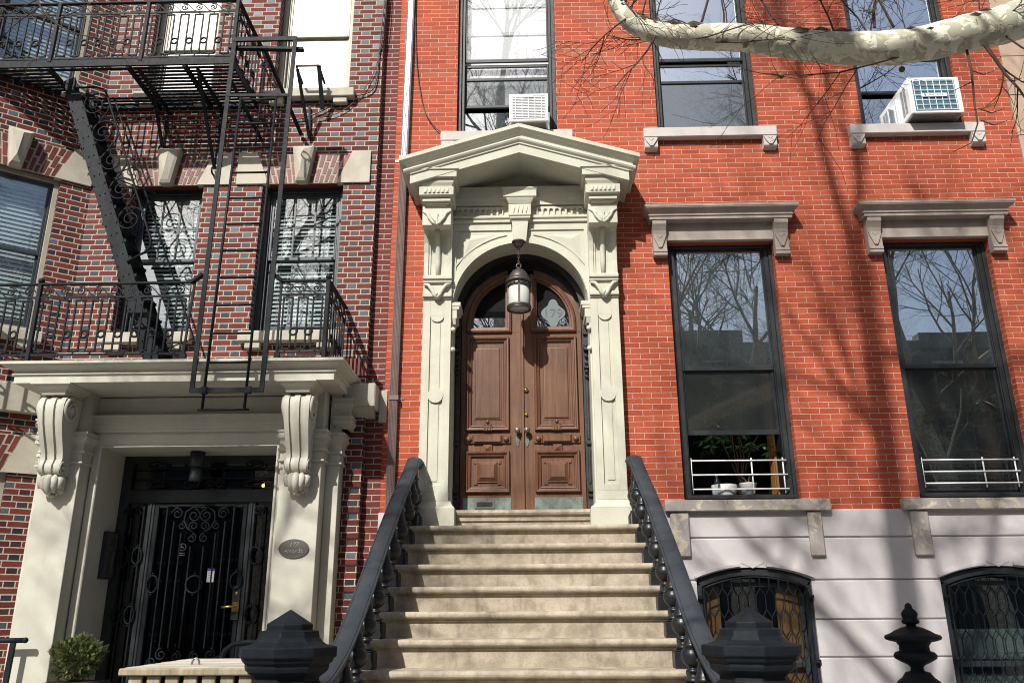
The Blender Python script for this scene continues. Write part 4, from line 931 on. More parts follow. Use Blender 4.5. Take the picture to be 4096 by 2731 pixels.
for sx in (-1, 1):
    def X(a, b): return sorted((QX+sx*a, QX+sx*b))
    q = MB(); x0, x1 = X(1.015, 1.425)
    q.box(x0, x1, -.50, LY, 0, 3.02, .004); q.cornice(x0-.055, x1+.055, LY, [(.40+p_, z_) for p_, z_ in CAPP])
    q.box(x0+.01, x1-.01, -.49, LY, 3.345, 3.765); q.box(*sorted((QX+sx*.98, QX+sx*1.03)), -.29, LY, 3.3, 3.765)
    a0, a1 = X(1.427, 1.56)
    q.box(a0, a1, -.30, LY, 0, 3.02, .004); q.cornice(a0-.05, a1+.05, LY, [(.2+p_, z_) for p_, z_ in CAPP]); q.box(a0+.01, a1-.01, -.29, LY, 3.345, 3.78)
    c0, c1 = X(1.50, 1.62); q.cornice(c0-.05, c1+.05, LY, [(.16+p_, z_+.38) for p_, z_ in CAPP])
    q.cornice(c0-.04, c1+.05, LY, [(.17+p_, z_+.19) for p_, z_ in CAPP[:8]])
    pil = q.build('pilaster', M['portico'], porch)
    # console bracket: S-scroll side outline, three ribs in front, rosettes, acanthus drop
    cx = QX+sx*1.222
    prof = [(-.50, 3.665), (-.70, 3.665), (-.765, 3.655), (-.805, 3.62), (-.822, 3.56), (-.818, 3.48), (-.795, 3.38), (-.757, 3.28), (-.715, 3.19), (-.68, 3.11), (-.662, 3.05), (-.672, 3.02), (-.69, 2.985), (-.69, 2.94), (-.67, 2.905), (-.63, 2.89), (-.50, 2.89)]
    co = MB(); hw = .128
    co.prismx([(y+.02 if y < -.52 else y, z) for y, z in prof], cx-hw+.004, cx+hw-.004, True)
    for xa, xb in ((cx-hw, cx-hw+.05), (cx-.028, cx+.028), (cx+hw-.05, cx+hw)): co.prismx(prof, xa, xb, True)
    for xs in (cx-hw, cx+hw):
        sg = -1 if xs < cx else 1
        for (yc, zc, rr, tn) in ((-.685, 3.525, .125, 1.9), (-.632, 2.962, .058, 1.6)):
            sp = spiral(yc, zc, rr, rr*.18, math.pi/2, tn, 34); co.tube([(xs+sg*.008, y, z) for y, z in sp], [rr*.17*(1-.4*i/34) for i in range(35)], 6)
            co.tube([(xs-.01*sg, yc, zc), (xs+sg*.03, yc, zc)], rr*.3, 12)
    co.v = [(cx+(p_[0]-cx)*(.80+.22*min(1, max(0, (p_[2]-2.9)/.7))), p_[1], p_[2]) for p_ in co.v]
    co.build('console', M['portico'], pil)
    ac = MB()
    for dx, ln, yb in ((0, .185, -.655), (-.055, .16, -.635), (.055, .16, -.635), (-.098, .11, -.605), (.098, .11, -.605)):
        ac.tube([(cx+dx*.9, yb+.03, 2.895), (cx+dx, yb-.01, 2.85), (cx+dx*.95, yb, 2.80-ln*.1), (cx+dx*.6, yb+.03, 2.88-ln*.85), (cx+dx*.3, yb+.075, 2.885-ln)], [.03, .04, .036, .026, .012], 8)
    for i in range(5):
        for s2 in (-1, 1): ac.ball((cx+s2*(.1-.015*i), -.55-.01*(4-i), 2.86-.034*i), .024, 8)
    ac.ball((cx, -.57, 2.70), .04, 10, .5); ac.box(cx-.10, cx+.10, -.56, -.498, 2.72, 2.89, .02)
    ac.build('acanthus_drop', M['portico'], pil)
    ab = MB(); ab.cornice(cx-.20, cx+.20, -.40, [(.50, 3.772), (.50, 3.755), (.48, 3.75)] + cyma(.48, 3.748, .425, 3.70, 4) + [(.425, 3.69), (.415, 3.666)]); ab.build('abacus', M['portico'], pil)
# entrance: black iron frame, scrolled door, sidelights, transom
EY = .22; DX = -3.47
en = MB()
x0, x1 = QX-.925, QX+.925
en.box(x0, x0+.10, EY, EY+.10, 0, 3.226, .004); en.box(x1-.09, x1, EY, EY+.10, 0, 3.226, .004); en.box(x0+.1, x1-.09, EY+.003, EY+.10, 3.15, 3.226, .004); en.box(x0+.1, x1-.09, EY+.003, EY+.10, 2.72, 2.86, .004)
for xm in (-4.02, -2.93): en.box(xm-.04, xm+.04, EY+.001, EY+.10, 0, 2.72, .006); en.box(xm-.012, xm+.012, EY-.012, EY+.01, 0, 2.72, .004)
ent = en.build('entrance_frame', M['frame'], AH)
gp = MB(); gp.box(x0+.1, x1-.09, EY+.05, EY+.056, .3, 3.15); gp.build('entrance_pane', M['dark_glass'], ent)
hl = MB(); room(hl, x0-.05, x1+.05, 0, 3.3, EY+.1, 4.2); hl.build('hall', M['room'], ent)
gi = MB(); gy = EY-.02
def scroll(mb, cx, cz, r, a0, turns, y=gy, w=.009): mb.tube([(x, y, z) for x, z in spiral(cx, cz, r, r*.22, a0, turns, 24)], w, 5)
def sring(mb, cx, cz, rx, rz, y=gy, w=.010):
    mb.tube([(cx+rx*math.cos(2*math.pi*i/22), y, cz+rz*math.sin(2*math.pi*i/22)) for i in range(22)], w, 5, closed=True)
    for s_ in (-1, 1): mb.ball((cx, y, cz+s_*(rz+.02)), .013, 8)
dr = MB(); ring(dr, -3.975, -2.975, .3, 2.715, .045, EY+.0, EY+.045, .12, .05); 
door = dr.build('entrance_door', M['iron'], AH)
gr = MB()
for s_ in (-1, 1):
    for off, zt in ((.36, 2.69), (.275, 2.52), (.185, 2.40), (.07, 2.26)): gr.bar((DX+s_*off, gy, 1.25 if off < .3 else .35), (DX+s_*off, gy, zt), .013, .010, (0, 1, 0))
    scroll(gr, DX+s_*.245, 2.60, .065, math.pi if s_ < 0 else 0, -1.5*s_*-1)
    gr.tube([(DX+s_*.31, gy, 2.68), (DX+s_*.27, gy, 2.672), (DX+s_*.22, gy, 2.655)], .009, 5)
    scroll(gr, DX+s_*.065, 2.58, .07, math.pi/2, 1.5*s_); scroll(gr, DX+s_*.06, 2.47, .055, -math.pi/2, 1.5*-s_*-1); scroll(gr, DX+s_*.185, 2.475, .045, math.pi/2, 1.4*s_); scroll(gr, DX+s_*.065, 2.345, .05, math.pi/2, 1.4*s_)
    gr.tube([(DX+s_*x, gy, z) for x, z in ((.0, 2.66), (.08, 2.67), (.155, 2.62), (.165, 2.53), (.12, 2.44), (.06, 2.415))], .010, 5)
    scroll(gr, DX+s_*.25, 1.19, .06, math.pi/2, -1.5*s_); scroll(gr, DX+s_*.095, 1.17, .055, math.pi/2, 1.5*s_); scroll(gr, DX+s_*.34, 1.12, .06, 0, 1.5*s_)
    gr.tube([(DX+s_*x, gy, z) for x, z in ((.0, 1.10), (.07, 1.12), (.14, 1.06), (.2, 1.0))], .009, 5)
    for xs in (-3.18+.0,): pass
gr.bar((DX-.36, gy, 2.69), (DX+.36, gy, 2.69), .013, .012, (0, 1, 0))
sring(gr, DX+.01, 1.876, .085, .085); sring(gr, -3.90, 1.879, .058, .085); sring(gr, -3.02, 1.91, .058, .085)
gr.build('scroll_grille', M['iron'], door)
sg = MB()
for xs in (-4.26, -4.17, -4.08): sg.bar((xs, gy, .35), (xs, gy, 2.68), .013, .010, (0, 1, 0))
for xs in (-2.80,): sg.bar((xs, gy, .35), (xs, gy, 2.68), .013, .010, (0, 1, 0))
sring(sg, -4.10, 2.167, .05, .085); sring(sg, -4.10, 1.575, .05, .085); sring(sg, -4.24, 2.16, .05, .085); sring(sg, -4.24, 1.575, .05, .085); sring(sg, -2.845, 2.165, .05, .09); sring(sg, -2.845, 1.575, .05, .09)
scroll(sg, -2.85, 2.63, .05, 0, 1.5); scroll(sg, -4.12, 2.63, .05, math.pi, -1.5); scroll(sg, -4.26, 2.62, .05, 0, 1.5)
for z in (2.975, 3.085): sg.bar((x0+.1, gy, z), (x1-.09, gy, z), .010, .013, (0, 1, 0))
for xs in (-4.0, -2.93):
    for z in (2.92, 3.125): 
        sg.tube([(xs+.09*math.cos(2*math.pi*i/22), gy, z+.032*math.sin(2*math.pi*i/22)) for i in range(22)], .010, 5, closed=True)
for s_ in (-1, 1):
    scroll(sg, DX+s_*.17, 2.92, .055, 0, 1.5*s_); scroll(sg, DX+s_*.08, 2.92, .045, math.pi, -1.4*s_); scroll(sg, DX+s_*.10, 3.10, .045, 0, 1.4*s_); scroll(sg, DX+s_*.19, 3.11, .045, 0, -1.4*s_)
    sg.bar((DX, gy, 3.08), (DX+s_*.05, gy, 3.03), .01, .01, (0, 1, 0)); sg.bar((DX, gy, 2.98), (DX+s_*.05, gy, 3.03), .01, .01, (0, 1, 0))
sg.build('side_grille', M['iron'], ent)
lp = MB(); lp.box(-3.045, -2.965, EY-.015, EY+.002, 1.52, 1.86, .003); lp.build('lock_plate', M['frame'], door)
hd = MB(); hd.box(-3.035, -2.965, EY-.03, EY-.0155, 1.60, 1.70, .006); hd.tube([(-3.0, EY-.02, 1.655), (-3.0, EY-.07, 1.655), (-3.05, EY-.085, 1.652), (-3.125, EY-.085, 1.645)], .013, 10); hd.tube([(-3.005, EY-.022, 1.785), (-3.005, EY-.0155, 1.785)], .022, 14)
hd.build('door_handle', M['brass'], door)
# things fixed at the entrance
nt = MB(); nt.box(-3.347, -3.272, EY+.026, EY+.029, 1.898, 2.037); no = nt.build('paper_notice', M['paper'], None, 'small white paper notice with purple heading on the iron entrance door', 'notice', origin=(-3.31, EY+.028, 1.898))
q = MB(); q.box(-3.347, -3.272, EY+.0245, EY+.0258, 2.012, 2.037); q.build('purple_heading', M['purple'], no)
q = MB()
for i in range(5): q.box(-3.338, -3.285-.006*(i % 3), EY+.0248, EY+.0258, 2.0-i*.017, 2.003-i*.017)
q.build('printed_lines', M['ink'], no)
ns = MB(); ns.tube([(-3.645+.036*math.cos(2*math.pi*i/24), EY+.04, 2.257+.036*math.sin(2*math.pi*i/24)) for i in range(24)], .004, 5, closed=True); ns.bar((-3.67, EY+.04, 2.282), (-3.62, EY+.04, 2.232), .005, .005, (0, 1, 0)); ns.box(-3.668, -3.63, EY+.038, EY+.041, 2.252, 2.259); ns.box(-3.675, -3.615, EY+.038, EY+.041, 2.19, 2.20); ns.box(-3.675, -3.615, EY+.038, EY+.041, 2.17, 2.18)
ns.build('smoking_sign', M['ink'], None, 'dark round no-smoking sign on the glass of the iron entrance door', 'sign')
pl = MB(); pl.tube([(-3.48, -.02, 3.224), (-3.48, -.02, 3.06)], .077, 20); lt = pl.build('porch_light', M['frame'], None, 'black cylinder light hanging under the porch ceiling', 'light', origin=(-3.48, -.02, 3.224))
q = MB(); q.tube([(-3.48, -.02, 3.06), (-3.48, -.02, 2.915)], [.058, .064], 20); q.build('lamp_shade', M['frame_blue'], lt)
hp = thing('hall_lantern', (-3.14, 1.2, 3.3), 'lit glass bell lantern hanging in the hall behind the entrance', 'lantern')
q = MB(); q.lathe([(.012, 3.22), (.04, 3.19), (.075, 3.14), (.095, 3.06), (.095, 3.0)], -3.14, 1.2, 20); q.build('glass_bell', M['clear'], hp)
q = MB(); q.tube([(-3.14, 1.2, 3.3), (-3.14, 1.2, 3.2)], .006, 6); q.lathe([(.02, 3.205), (.03, 3.2), (.02, 3.19)], -3.14, 1.2, 12); q.tube([(-3.14+.098*math.cos(2*math.pi*i/20), 1.2+.098*math.sin(2*math.pi*i/20), 3.0) for i in range(20)], .006, 6, closed=True); q.build('lantern_rim', M['brass'], hp)
gb = G('lit_bulb'); gb.b.inputs['Emission Color'].default_value = (1, .55, .2, 1); gb.b.inputs['Emission Strength'].default_value = 14
q = MB(); q.ball((-3.145, 1.2, 3.035), .018, 10, 1.4); q.build('bulb', gb.m, hp)
ic = MB(); ix = QX-.924; ic.box(ix, ix+.055, -.02, .19, 1.93, 2.405, .004); io = ic.build('intercom', M['frame'], None, 'tall black intercom panel with a column of steel buttons beside the entrance', 'intercom', origin=(ix, .08, 1.93))
q = MB(); q.box(ix+.0552, ix+.058, -.008, .178, 1.945, 2.39, .002); q.build('face_plate', M['plaque'], io)
q = MB(); q.box(ix+.0582, ix+.0595, .03, .15, 2.26, 2.345); q.build('display', M['void'], io)
q = MB()
for i in range(15): q.box(ix+.0582, ix+.066, .115, .155, 1.975+i*.0165, 1.985+i*.0165, .002)
q.build('button_column', M['steel'], io)
q = MB()
for i in range(15): q.box(ix+.0582, ix+.0592, .02, .10, 1.975+i*.0165, 1.986+i*.0165)
q.build('name_strip', M['void'], io)
pq = MB(); pc = (-2.24, 2.18); pq.prism([(pc[0]+.148*math.cos(2*math.pi*i/40), pc[1]+.09*math.sin(2*math.pi*i/40)) for i in range(40)], -.513, -.5005); pqo = pq.build('address_plaque', M['plaque'], None, 'oval brushed metal address plaque screwed to the porch pilaster', 'plaque')
q = MB(); text_mesh(q, '177', pc[0]-.005, -.514, pc[1]+.036, .058, .0012, shear=.35); text_mesh(q, 'Amity St.', pc[0]-.002, -.514, pc[1]-.022, .052, .0012, shear=.4, sx=1.0); q.build('engraved_address', M['alu'], pqo)
q = MB()
for s_ in (-1, 1): q.ball((pc[0]+s_*.137, -.513, pc[1]), .006, 8)
q.build('screw', M['bronze'], pqo)
# ================================================================== FIRE ESCAPE
FE = thing('fire_escape', (-3.9, -.95, 3.96), 'black iron fire escape with scrolled railings on the dark brick front', 'fire escape')
FY = -.95
def rail_panel(mb, A, B, zb, zt, u0=0, name=None):
    """railing between two plan points: rails, wave-scroll band, rectangles with rings between"""
    A, B = Vector((*A, 0)), Vector((*B, 0)); L = (B-A).length; d = (B-A)/L; nrm = Vector((d.y, -d.x, 0))
    def P(u, z): q = A+d*u; return (q.x, q.y, z)
    mb.bar(P(0, zt), P(L, zt), .045, .016); zs = zt-.145; W_ = .015
    mb.bar(P(0, zs), P(L, zs), .012, .022); mb.bar(P(0, zb+.05), P(L, zb+.05), .012, .022)
    n = max(1, round(L/.18)); pt = L/n
    for i in range(n):
        u = (i+.5)*pt; r0, r1, z1, z0 = u-.046, u+.046, zs-.035, zb+.085
        for ua, za, ub, zb2 in ((r0, z0, r0, z1), (r1, z0, r1, z1)): mb.bar(P(ua, za), P(ub, zb2), W_, W_)
        for zz in (z0, z1): mb.bar(P(r0-.007, zz), P(r1+.007, zz), W_, W_)
        mb.bar(P(u, z1), P(u, zs), .012, .012); mb.bar(P(u, zb+.05), P(u, z0), .012, .012)
        # wave scroll
        sp = spiral(0, 0, .046, .008, math.pi*.62, -1.55, 20); c = (u-.02, zs+.066)
        pts = [P(c[0]+x, c[1]+z) for x, z in reversed(sp)]
        pts += [P(c[0]+.012, zt-.022), P(c[0]+.045, zt-.045), P(c[0]+.085, zs+.06), P(c[0]+.12, zs+.022), P(c[0]+.15, zs+.010)]
        pts = [q for q in pts if 0 <= (Vector((q[0], q[1], 0))-A).dot(d) <= L]
        if len(pts) > 3: mb.tube(pts, .0075, 4, smooth=False)
    for i in range(n-1):
        u = (i+1)*pt; c = Vector(P(u, zb + .40*(zs-zb)))
        mb.tube([c + d*(.036*math.cos(2*math.pi*k/14)) + Vector((0, 0, .036*math.sin(2*math.pi*k/14))) for k in range(14)], .012, 5, closed=True)
def post(x, y, z0, z1, ball=True):
    q = MB(); q.box(x-.02, x+.02, y-.02, y+.02, z0, z1, .003); o = q.build('railing_post', M['iron'], FE)
    if ball: q = MB(); q.ball((x, y, z1+.028), .032, 12); q.tube([(x, y, z1-.005), (x, y, z1+.01)], .014, 8); q.build('finial_ball', M['iron'], o)
# lower balcony on top of the porch cornice
ZL0, ZL1 = 3.985, 4.79
for A, B in (((-6.7, FY), (-4.93, FY)), ((-4.90, FY), (-3.36, FY)), ((-2.43, FY), (-1.98, FY)), ((-1.96, FY+.03), (-1.96, LY-.02))):
    q = MB(); rail_panel(q, A, B, ZL0, ZL1); q.build('railing_panel', M['iron'], FE)
for x, y in ((-4.915, FY), (-1.96, FY)): post(x, y, 3.955, 4.80)
q = MB(); q.bar((-3.36, FY, 4.02), (-3.33, FY, 4.79), .02, .02); q.bar((-3.36, FY, 4.79), (-3.24, FY-.04, 4.86), .05, .03); q.box(-3.39, -3.33, FY-.02, FY+.02, 3.96, 4.03); q.build('gate_bar', M['iron'], FE)
q = MB(); q.bar((-2.43, FY, 4.02), (-2.44, FY, 4.79), .02, .02); q.bar((-2.43, FY, 4.79), (-2.56, FY-.04, 4.88), .05, .03); q.box(-2.45, -2.40, FY-.02, FY+.02, 3.96, 4.03); q.build('gate_bar', M['iron'], FE)
# upper platform
ZU = 7.44; UX0, UX1 = -7.0, -3.205
q = MB()
q.box(UX0, UX1, FY-.012, FY, ZU-.03, ZU+.055); q.box(UX1-.012, UX1, FY+.001, LY, ZU-.03, ZU+.05); q.box(UX0, UX1, LY-.03, LY-.018, ZU-.03, ZU+.03)
q.build('platform_edge', M['iron'], FE)
SX0, SX1 = -5.33, -4.55                                              # stair well
q = MB(); ys = [FY+.03+i*.062 for i in range(13)]
for y in ys:
    if y > LY-.03: continue
    for xa, xb in (((UX0, SX0), (SX1+.35, UX1-.014)) if y > -.62 and False else ((UX0, UX1-.014),)):
        if -.80 < y < -.30: segs = ((UX0, -5.28), (-4.40, UX1-.014))
        else: segs = ((xa, xb),)
        for s0, s1 in segs: q.box(s0, s1, y-.020, y+.020, ZU-.004, ZU+.004)
for x in (-6.3, -5.29, -4.39, -3.75): q.box(x-.02, x+.02, FY+.001, LY-.02, ZU-.05, ZU-.005)
q.build('slatted_platform', M['iron'], FE)
for A, B in (((UX0, FY), (-5.30, FY)), ((-5.26, FY), (-4.27, FY)), ((-4.23, FY), (UX1-.03, FY)), ((UX1-.01, FY+.03), (UX1-.01, LY-.02))):
    q = MB(); rail_panel(q, A, B, ZU+.03, ZU+.825); q.build('railing_panel', M['iron'], FE)
for x in (-5.28, -4.25, UX1-.012): post(x, FY, ZU+.03, ZU+.84, False)
for x, d_ in ((-6.05, .8), (-4.28, .5), (-3.62, .8)):
    q = MB(); q.bar((x, LY-.02, ZU-.05), (x, FY+.05, ZU-.05), .022, .05); q.bar((x, FY+.1 if d_ > .6 else FY+.45, ZU-.07), (x, LY-.03, ZU-.07-d_), .022, .035, (1, 0, 0)); 
    q.tube([(x, LY-.06+.045*math.cos(a), ZU-.12-d_+.045*math.sin(a)) for a in [math.pi/2+i*.5 for i in range(11)]], .011, 6); q.bar((x, LY-.03, ZU-.07-d_), (x, LY-.025, ZU-.05), .02, .014, (0, 1, 0))
    q.build('bracket', M['iron'], FE)
q = MB(); q.bar((-3.10, LY-.02, 6.95), (-3.32, FY+.2, ZU-.04), .03, .03); q.bar((-2.52, LY-.03, 6.95), (-2.60, FY+.4, 7.62), .03, .03); q.bar((-2.52, LY-.03, 6.95), (-2.55, LY-.03, 7.4), .025, .02, (0, 1, 0)); q.build('brace', M['iron'], FE)
# stair: two plate stringers with treads, scrolled balustrade
S0, S1 = Vector((-5.20, -.66, ZU+.0)), Vector((-3.78, -.66, 4.0))
for y in (-.68, -.30):
    q = MB(); a = Vector((S0.x, y, S0.z)); b_ = Vector((S1.x, y, S1.z)); q.bar(a, b_, .012, .15, (0, 0, 1))
    t = (b_-a); L_ = t.length; t /= L_; up_ = Vector((-t.z, 0, t.x)) 
    k = 0
    while k*.13 < L_:
        for sgn in (-1, 1): c = a + t*(k*.13+.05) + up_*(sgn*.06 if k % 2 else sgn*.03); q.ball((c.x, y-.008, c.z), .009, 6)
        k += 1
    q.build('stringer', M['iron'], FE)
q = MB(); n_ = 17
for i in range(1, n_):
    c = S0.lerp(S1, i/n_)
    for k in range(4): q.box(c.x-.09+k*.05, c.x-.05+k*.05, -.674, -.306, c.z-.004, c.z+.004)
    q.box(c.x-.1, c.x+.11, -.673, -.667, c.z-.03, c.z+.004); q.box(c.x-.1, c.x+.11, -.313, -.307, c.z-.03, c.z+.004)
q.build('tread', M['iron'], FE)
t = (S1-S0).normalized(); nrm = Vector((-t.z, 0, t.x)); nrm = nrm if nrm.z > 0 else -nrm
for y, full in ((-.70, True), (-.285, False)):
    q = MB(); off = .36; f0, f1 = (.045, .66) if full else (.03, .92)
    def SP(f, h): c = S0.lerp(S1, f) + nrm*h; return Vector((c.x, y, c.z))
    top0, top1 = SP(f0, off-.05), SP(f1, off)
    if full:
        a = SP(f0-.005, .03); q.tube([a, a+Vector((.26, 0, .005)), a+Vector((.36, 0, -.03)), a+Vector((.40, 0, -.10)), SP(f1-.03, off-.005), SP(f1-.005, off-.03), SP(f1+.005, off-.10), SP(f1+.015, .05)], .013, 6)
        nsc = 5; Rr = .122
        cs = [SP(f0+.045+(f1-f0-.09)*(i+.35)/nsc, .20) for i in range(nsc)]
        for i, c in enumerate(cs):
            pts = []
            for k in range(40):
                fr_ = k/39; ang = R(180) + R(560)*(1-fr_); rad = .018+(Rr-.018)*fr_
                pts.append(c + Vector((rad*math.cos(ang), 0, rad*math.sin(ang))))
            for k in range(1, 13): ang = R(180-15*k); rad = Rr+.004*k; pts.append(c + Vector((rad*math.cos(ang), 0, rad*math.sin(ang))))
            if i < nsc-1:
                nx_ = cs[i+1]; e_ = pts[-1]; t_ = nx_ + Vector((-Rr, 0, .02)); 
                for k in range(1, 9): f_ = k/8; pts.append(e_.lerp(t_, f_*f_*(3-2*f_)*.5+f_*.5) + Vector((.035*math.sin(math.pi*f_)*(1-2*f_)+.02*math.sin(math.pi*f_), 0, 0)))
            else: pts += [pts[-1]+Vector((.0, 0, -.06)), pts[-1]+Vector((-.03, 0, -.12))]
            q.tube(pts, .008, 5)
    else:
        q.tube([SP(f0, .1), top0, SP(f1, off), SP(f1, .05)], .011, 6)
        for f in (.3, .6): q.tube([SP(f, .0), SP(f, off)], .008, 5)
        q.tube([SP(.42, .44), SP(.42, .44)+Vector((-.3, -.38, .0))], .008, 5)
    q.build('stair_rail', M['iron'], FE)
# ladder guide frame hanging in front
q = MB(); LYY = FY-.06
for xa, xb in ((-3.185, -3.205), (-2.505, -2.525)): q.bar((xa, LYY, 7.70), (xb, LYY, 3.62), .045, .02, (0, 1, 0))
q.bar((-3.20, LYY, 7.68), (-2.49, LYY, 7.68), .03, .05); q.bar((-3.26, LYY+.06, 7.62), (-2.42, LYY+.06, 7.58), .06, .03); q.bar((-3.19, LYY-.005, 6.955), (-2.515, LYY-.005, 6.945), .02, .03); q.bar((-3.215, LYY-.012, 3.635), (-2.50, LYY-.012, 3.635), .014, .05)
for x in (-3.08, -2.65): q.box(x-.03, x+.03, LYY-.025, LYY+.012, 3.60, 3.67, .004)
q.build('ladder_guide', M['iron'], FE)
q = MB(); q.bar((-2.86, LYY+.06, 7.60), (-2.62, LY-.03, 7.0), .035, .03); q.build('brace', M['iron'], FE)
q = MB(); q.tube([(-2.83+.04*math.cos(a), LYY+.03, 7.36+.04*math.sin(a)) for a in [2*math.pi*i/16 for i in range(16)]], .009, 6, closed=True); q.tube([(-2.83, LYY+.03, 7.32), (-2.84, LYY+.03, 6.3)], .009, 6); q.build('release_rod', M['iron'], FE)
DL = thing('drop_ladder', (-2.86, LYY, 3.42), 'long black iron drop ladder hanging in front of the porch cornice', 'ladder')
q = MB()
for xa, xb in ((-3.045, -3.085), (-2.655, -2.675)): q.tube([(xa, LYY, 6.93), (xb, LYY, 3.44)], .014, 6)
q.build('side_rail', M['iron'], DL)
zz = 6.90
while zz > 3.42:
    f = (6.93-zz)/3.49; q = MB(); q.tube([(-3.045-.04*f, LYY, zz), (-2.655-.02*f, LYY, zz)], .013, 6); q.build('rung', M['iron'], DL); zz -= .298
q = MB(); q.tube([(-3.13, LYY, 3.445), (-2.63, LYY, 3.445)], .012, 6); q.build('rung', M['iron'], DL)
# iron window guard arm at the upper window
q = MB(); q.tube([(-2.66, LY-.02, 7.72), (-2.66, -.42, 7.76), (-2.39, -.42, 7.76), (-2.39, LY-.02, 7.72)], .016, 4, smooth=False); q.bar((-2.39, -.42, 7.76), (-2.37, LY-.1, 7.30), .05, .012, (0, 1, 0)); q.build('window_arm', M['iron'], None, 'black iron bracket arm on the sill of the shaded upper window', 'bracket')
# ================================================================== STOOP
RISE, RUN, NB = .1985, .317, 12
TZ = [2.388 - RISE*k for k in range(NB)]; TY = [-.50 - RUN*k for k in range(NB)]
ST = thing('stoop', (0, -2.2, 0), 'broad stoop of worn tan stone steps climbing to the double wooden door', 'steps')
def step_prof(y, z, back): 
    r = .028
    return [(back, z), (y+.0, z)] + [(y-.02-r*math.sin(a)*1.0, z-r+r*math.cos(a)) for a in [math.pi*i/8 for i in range(1, 9)]] + [(y-.008, z-2*r-.003), (y-.008, z-2*r-.016), (y+.006, z-2*r-.022), (y+.012, z-RISE-.01), (back, z-RISE-.01)]
for k in range(NB):
    q = MB(); hw = 1.29; q.prismx(step_prof(TY[k], TZ[k], .0 if k == 0 else TY[k-1]+.05), -hw, hw, False); q.build('step', M['steps'], ST)
q = MB()
q.prismx([(-.05, 2.18), (TY[0], 2.18)] + [(TY[k]+.02, TZ[k]-RISE-.011) for k in range(NB-1)] + [(TY[-1]+.05, -.3), (-.05, -.3)], -1.27, 1.27); q.build('cheek_wall', M['steps'], ST)
# ---- iron balustrades
BALP = [(.034, 0), (.058, .012), (.06, .03), (.045, .045), (.032, .06), (.03, .085), (.048, .095), (.05, .105), (.036, .118), (.03, .13), (.045, .142), (.066, .17), (.078, .205), (.08, .235), (.073, .27), (.055, .298), (.062, .302), (.066, .318), (.056, .335), (.044, .37), (.036, .42), (.031, .46), (.042, .468), (.044, .482), (.03, .49), (.028, .62)]
def zr(y):
    s_ = 3.30 + .638*y
    if y > -.34: return 3.083
    if y < -2.85: t = (-2.85-y); return 3.30-.638*2.85 - .638*t + .32*t*t
    return s_
def rail_x(y):
    pts = [(-3.9, 1.225), (-3.2, 1.185), (-2.7, 1.163), (-2.0, 1.16), (-1.15, 1.148), (-.6, 1.122), (-.2, 1.115)]
    for (a, xa), (b, xb) in zip(pts[:-1], pts[1:]):
        if a <= y <= b: return xa+(xb-xa)*(y-a)/(b-a)
    return pts[0][1] if y < pts[0][0] else pts[-1][1]
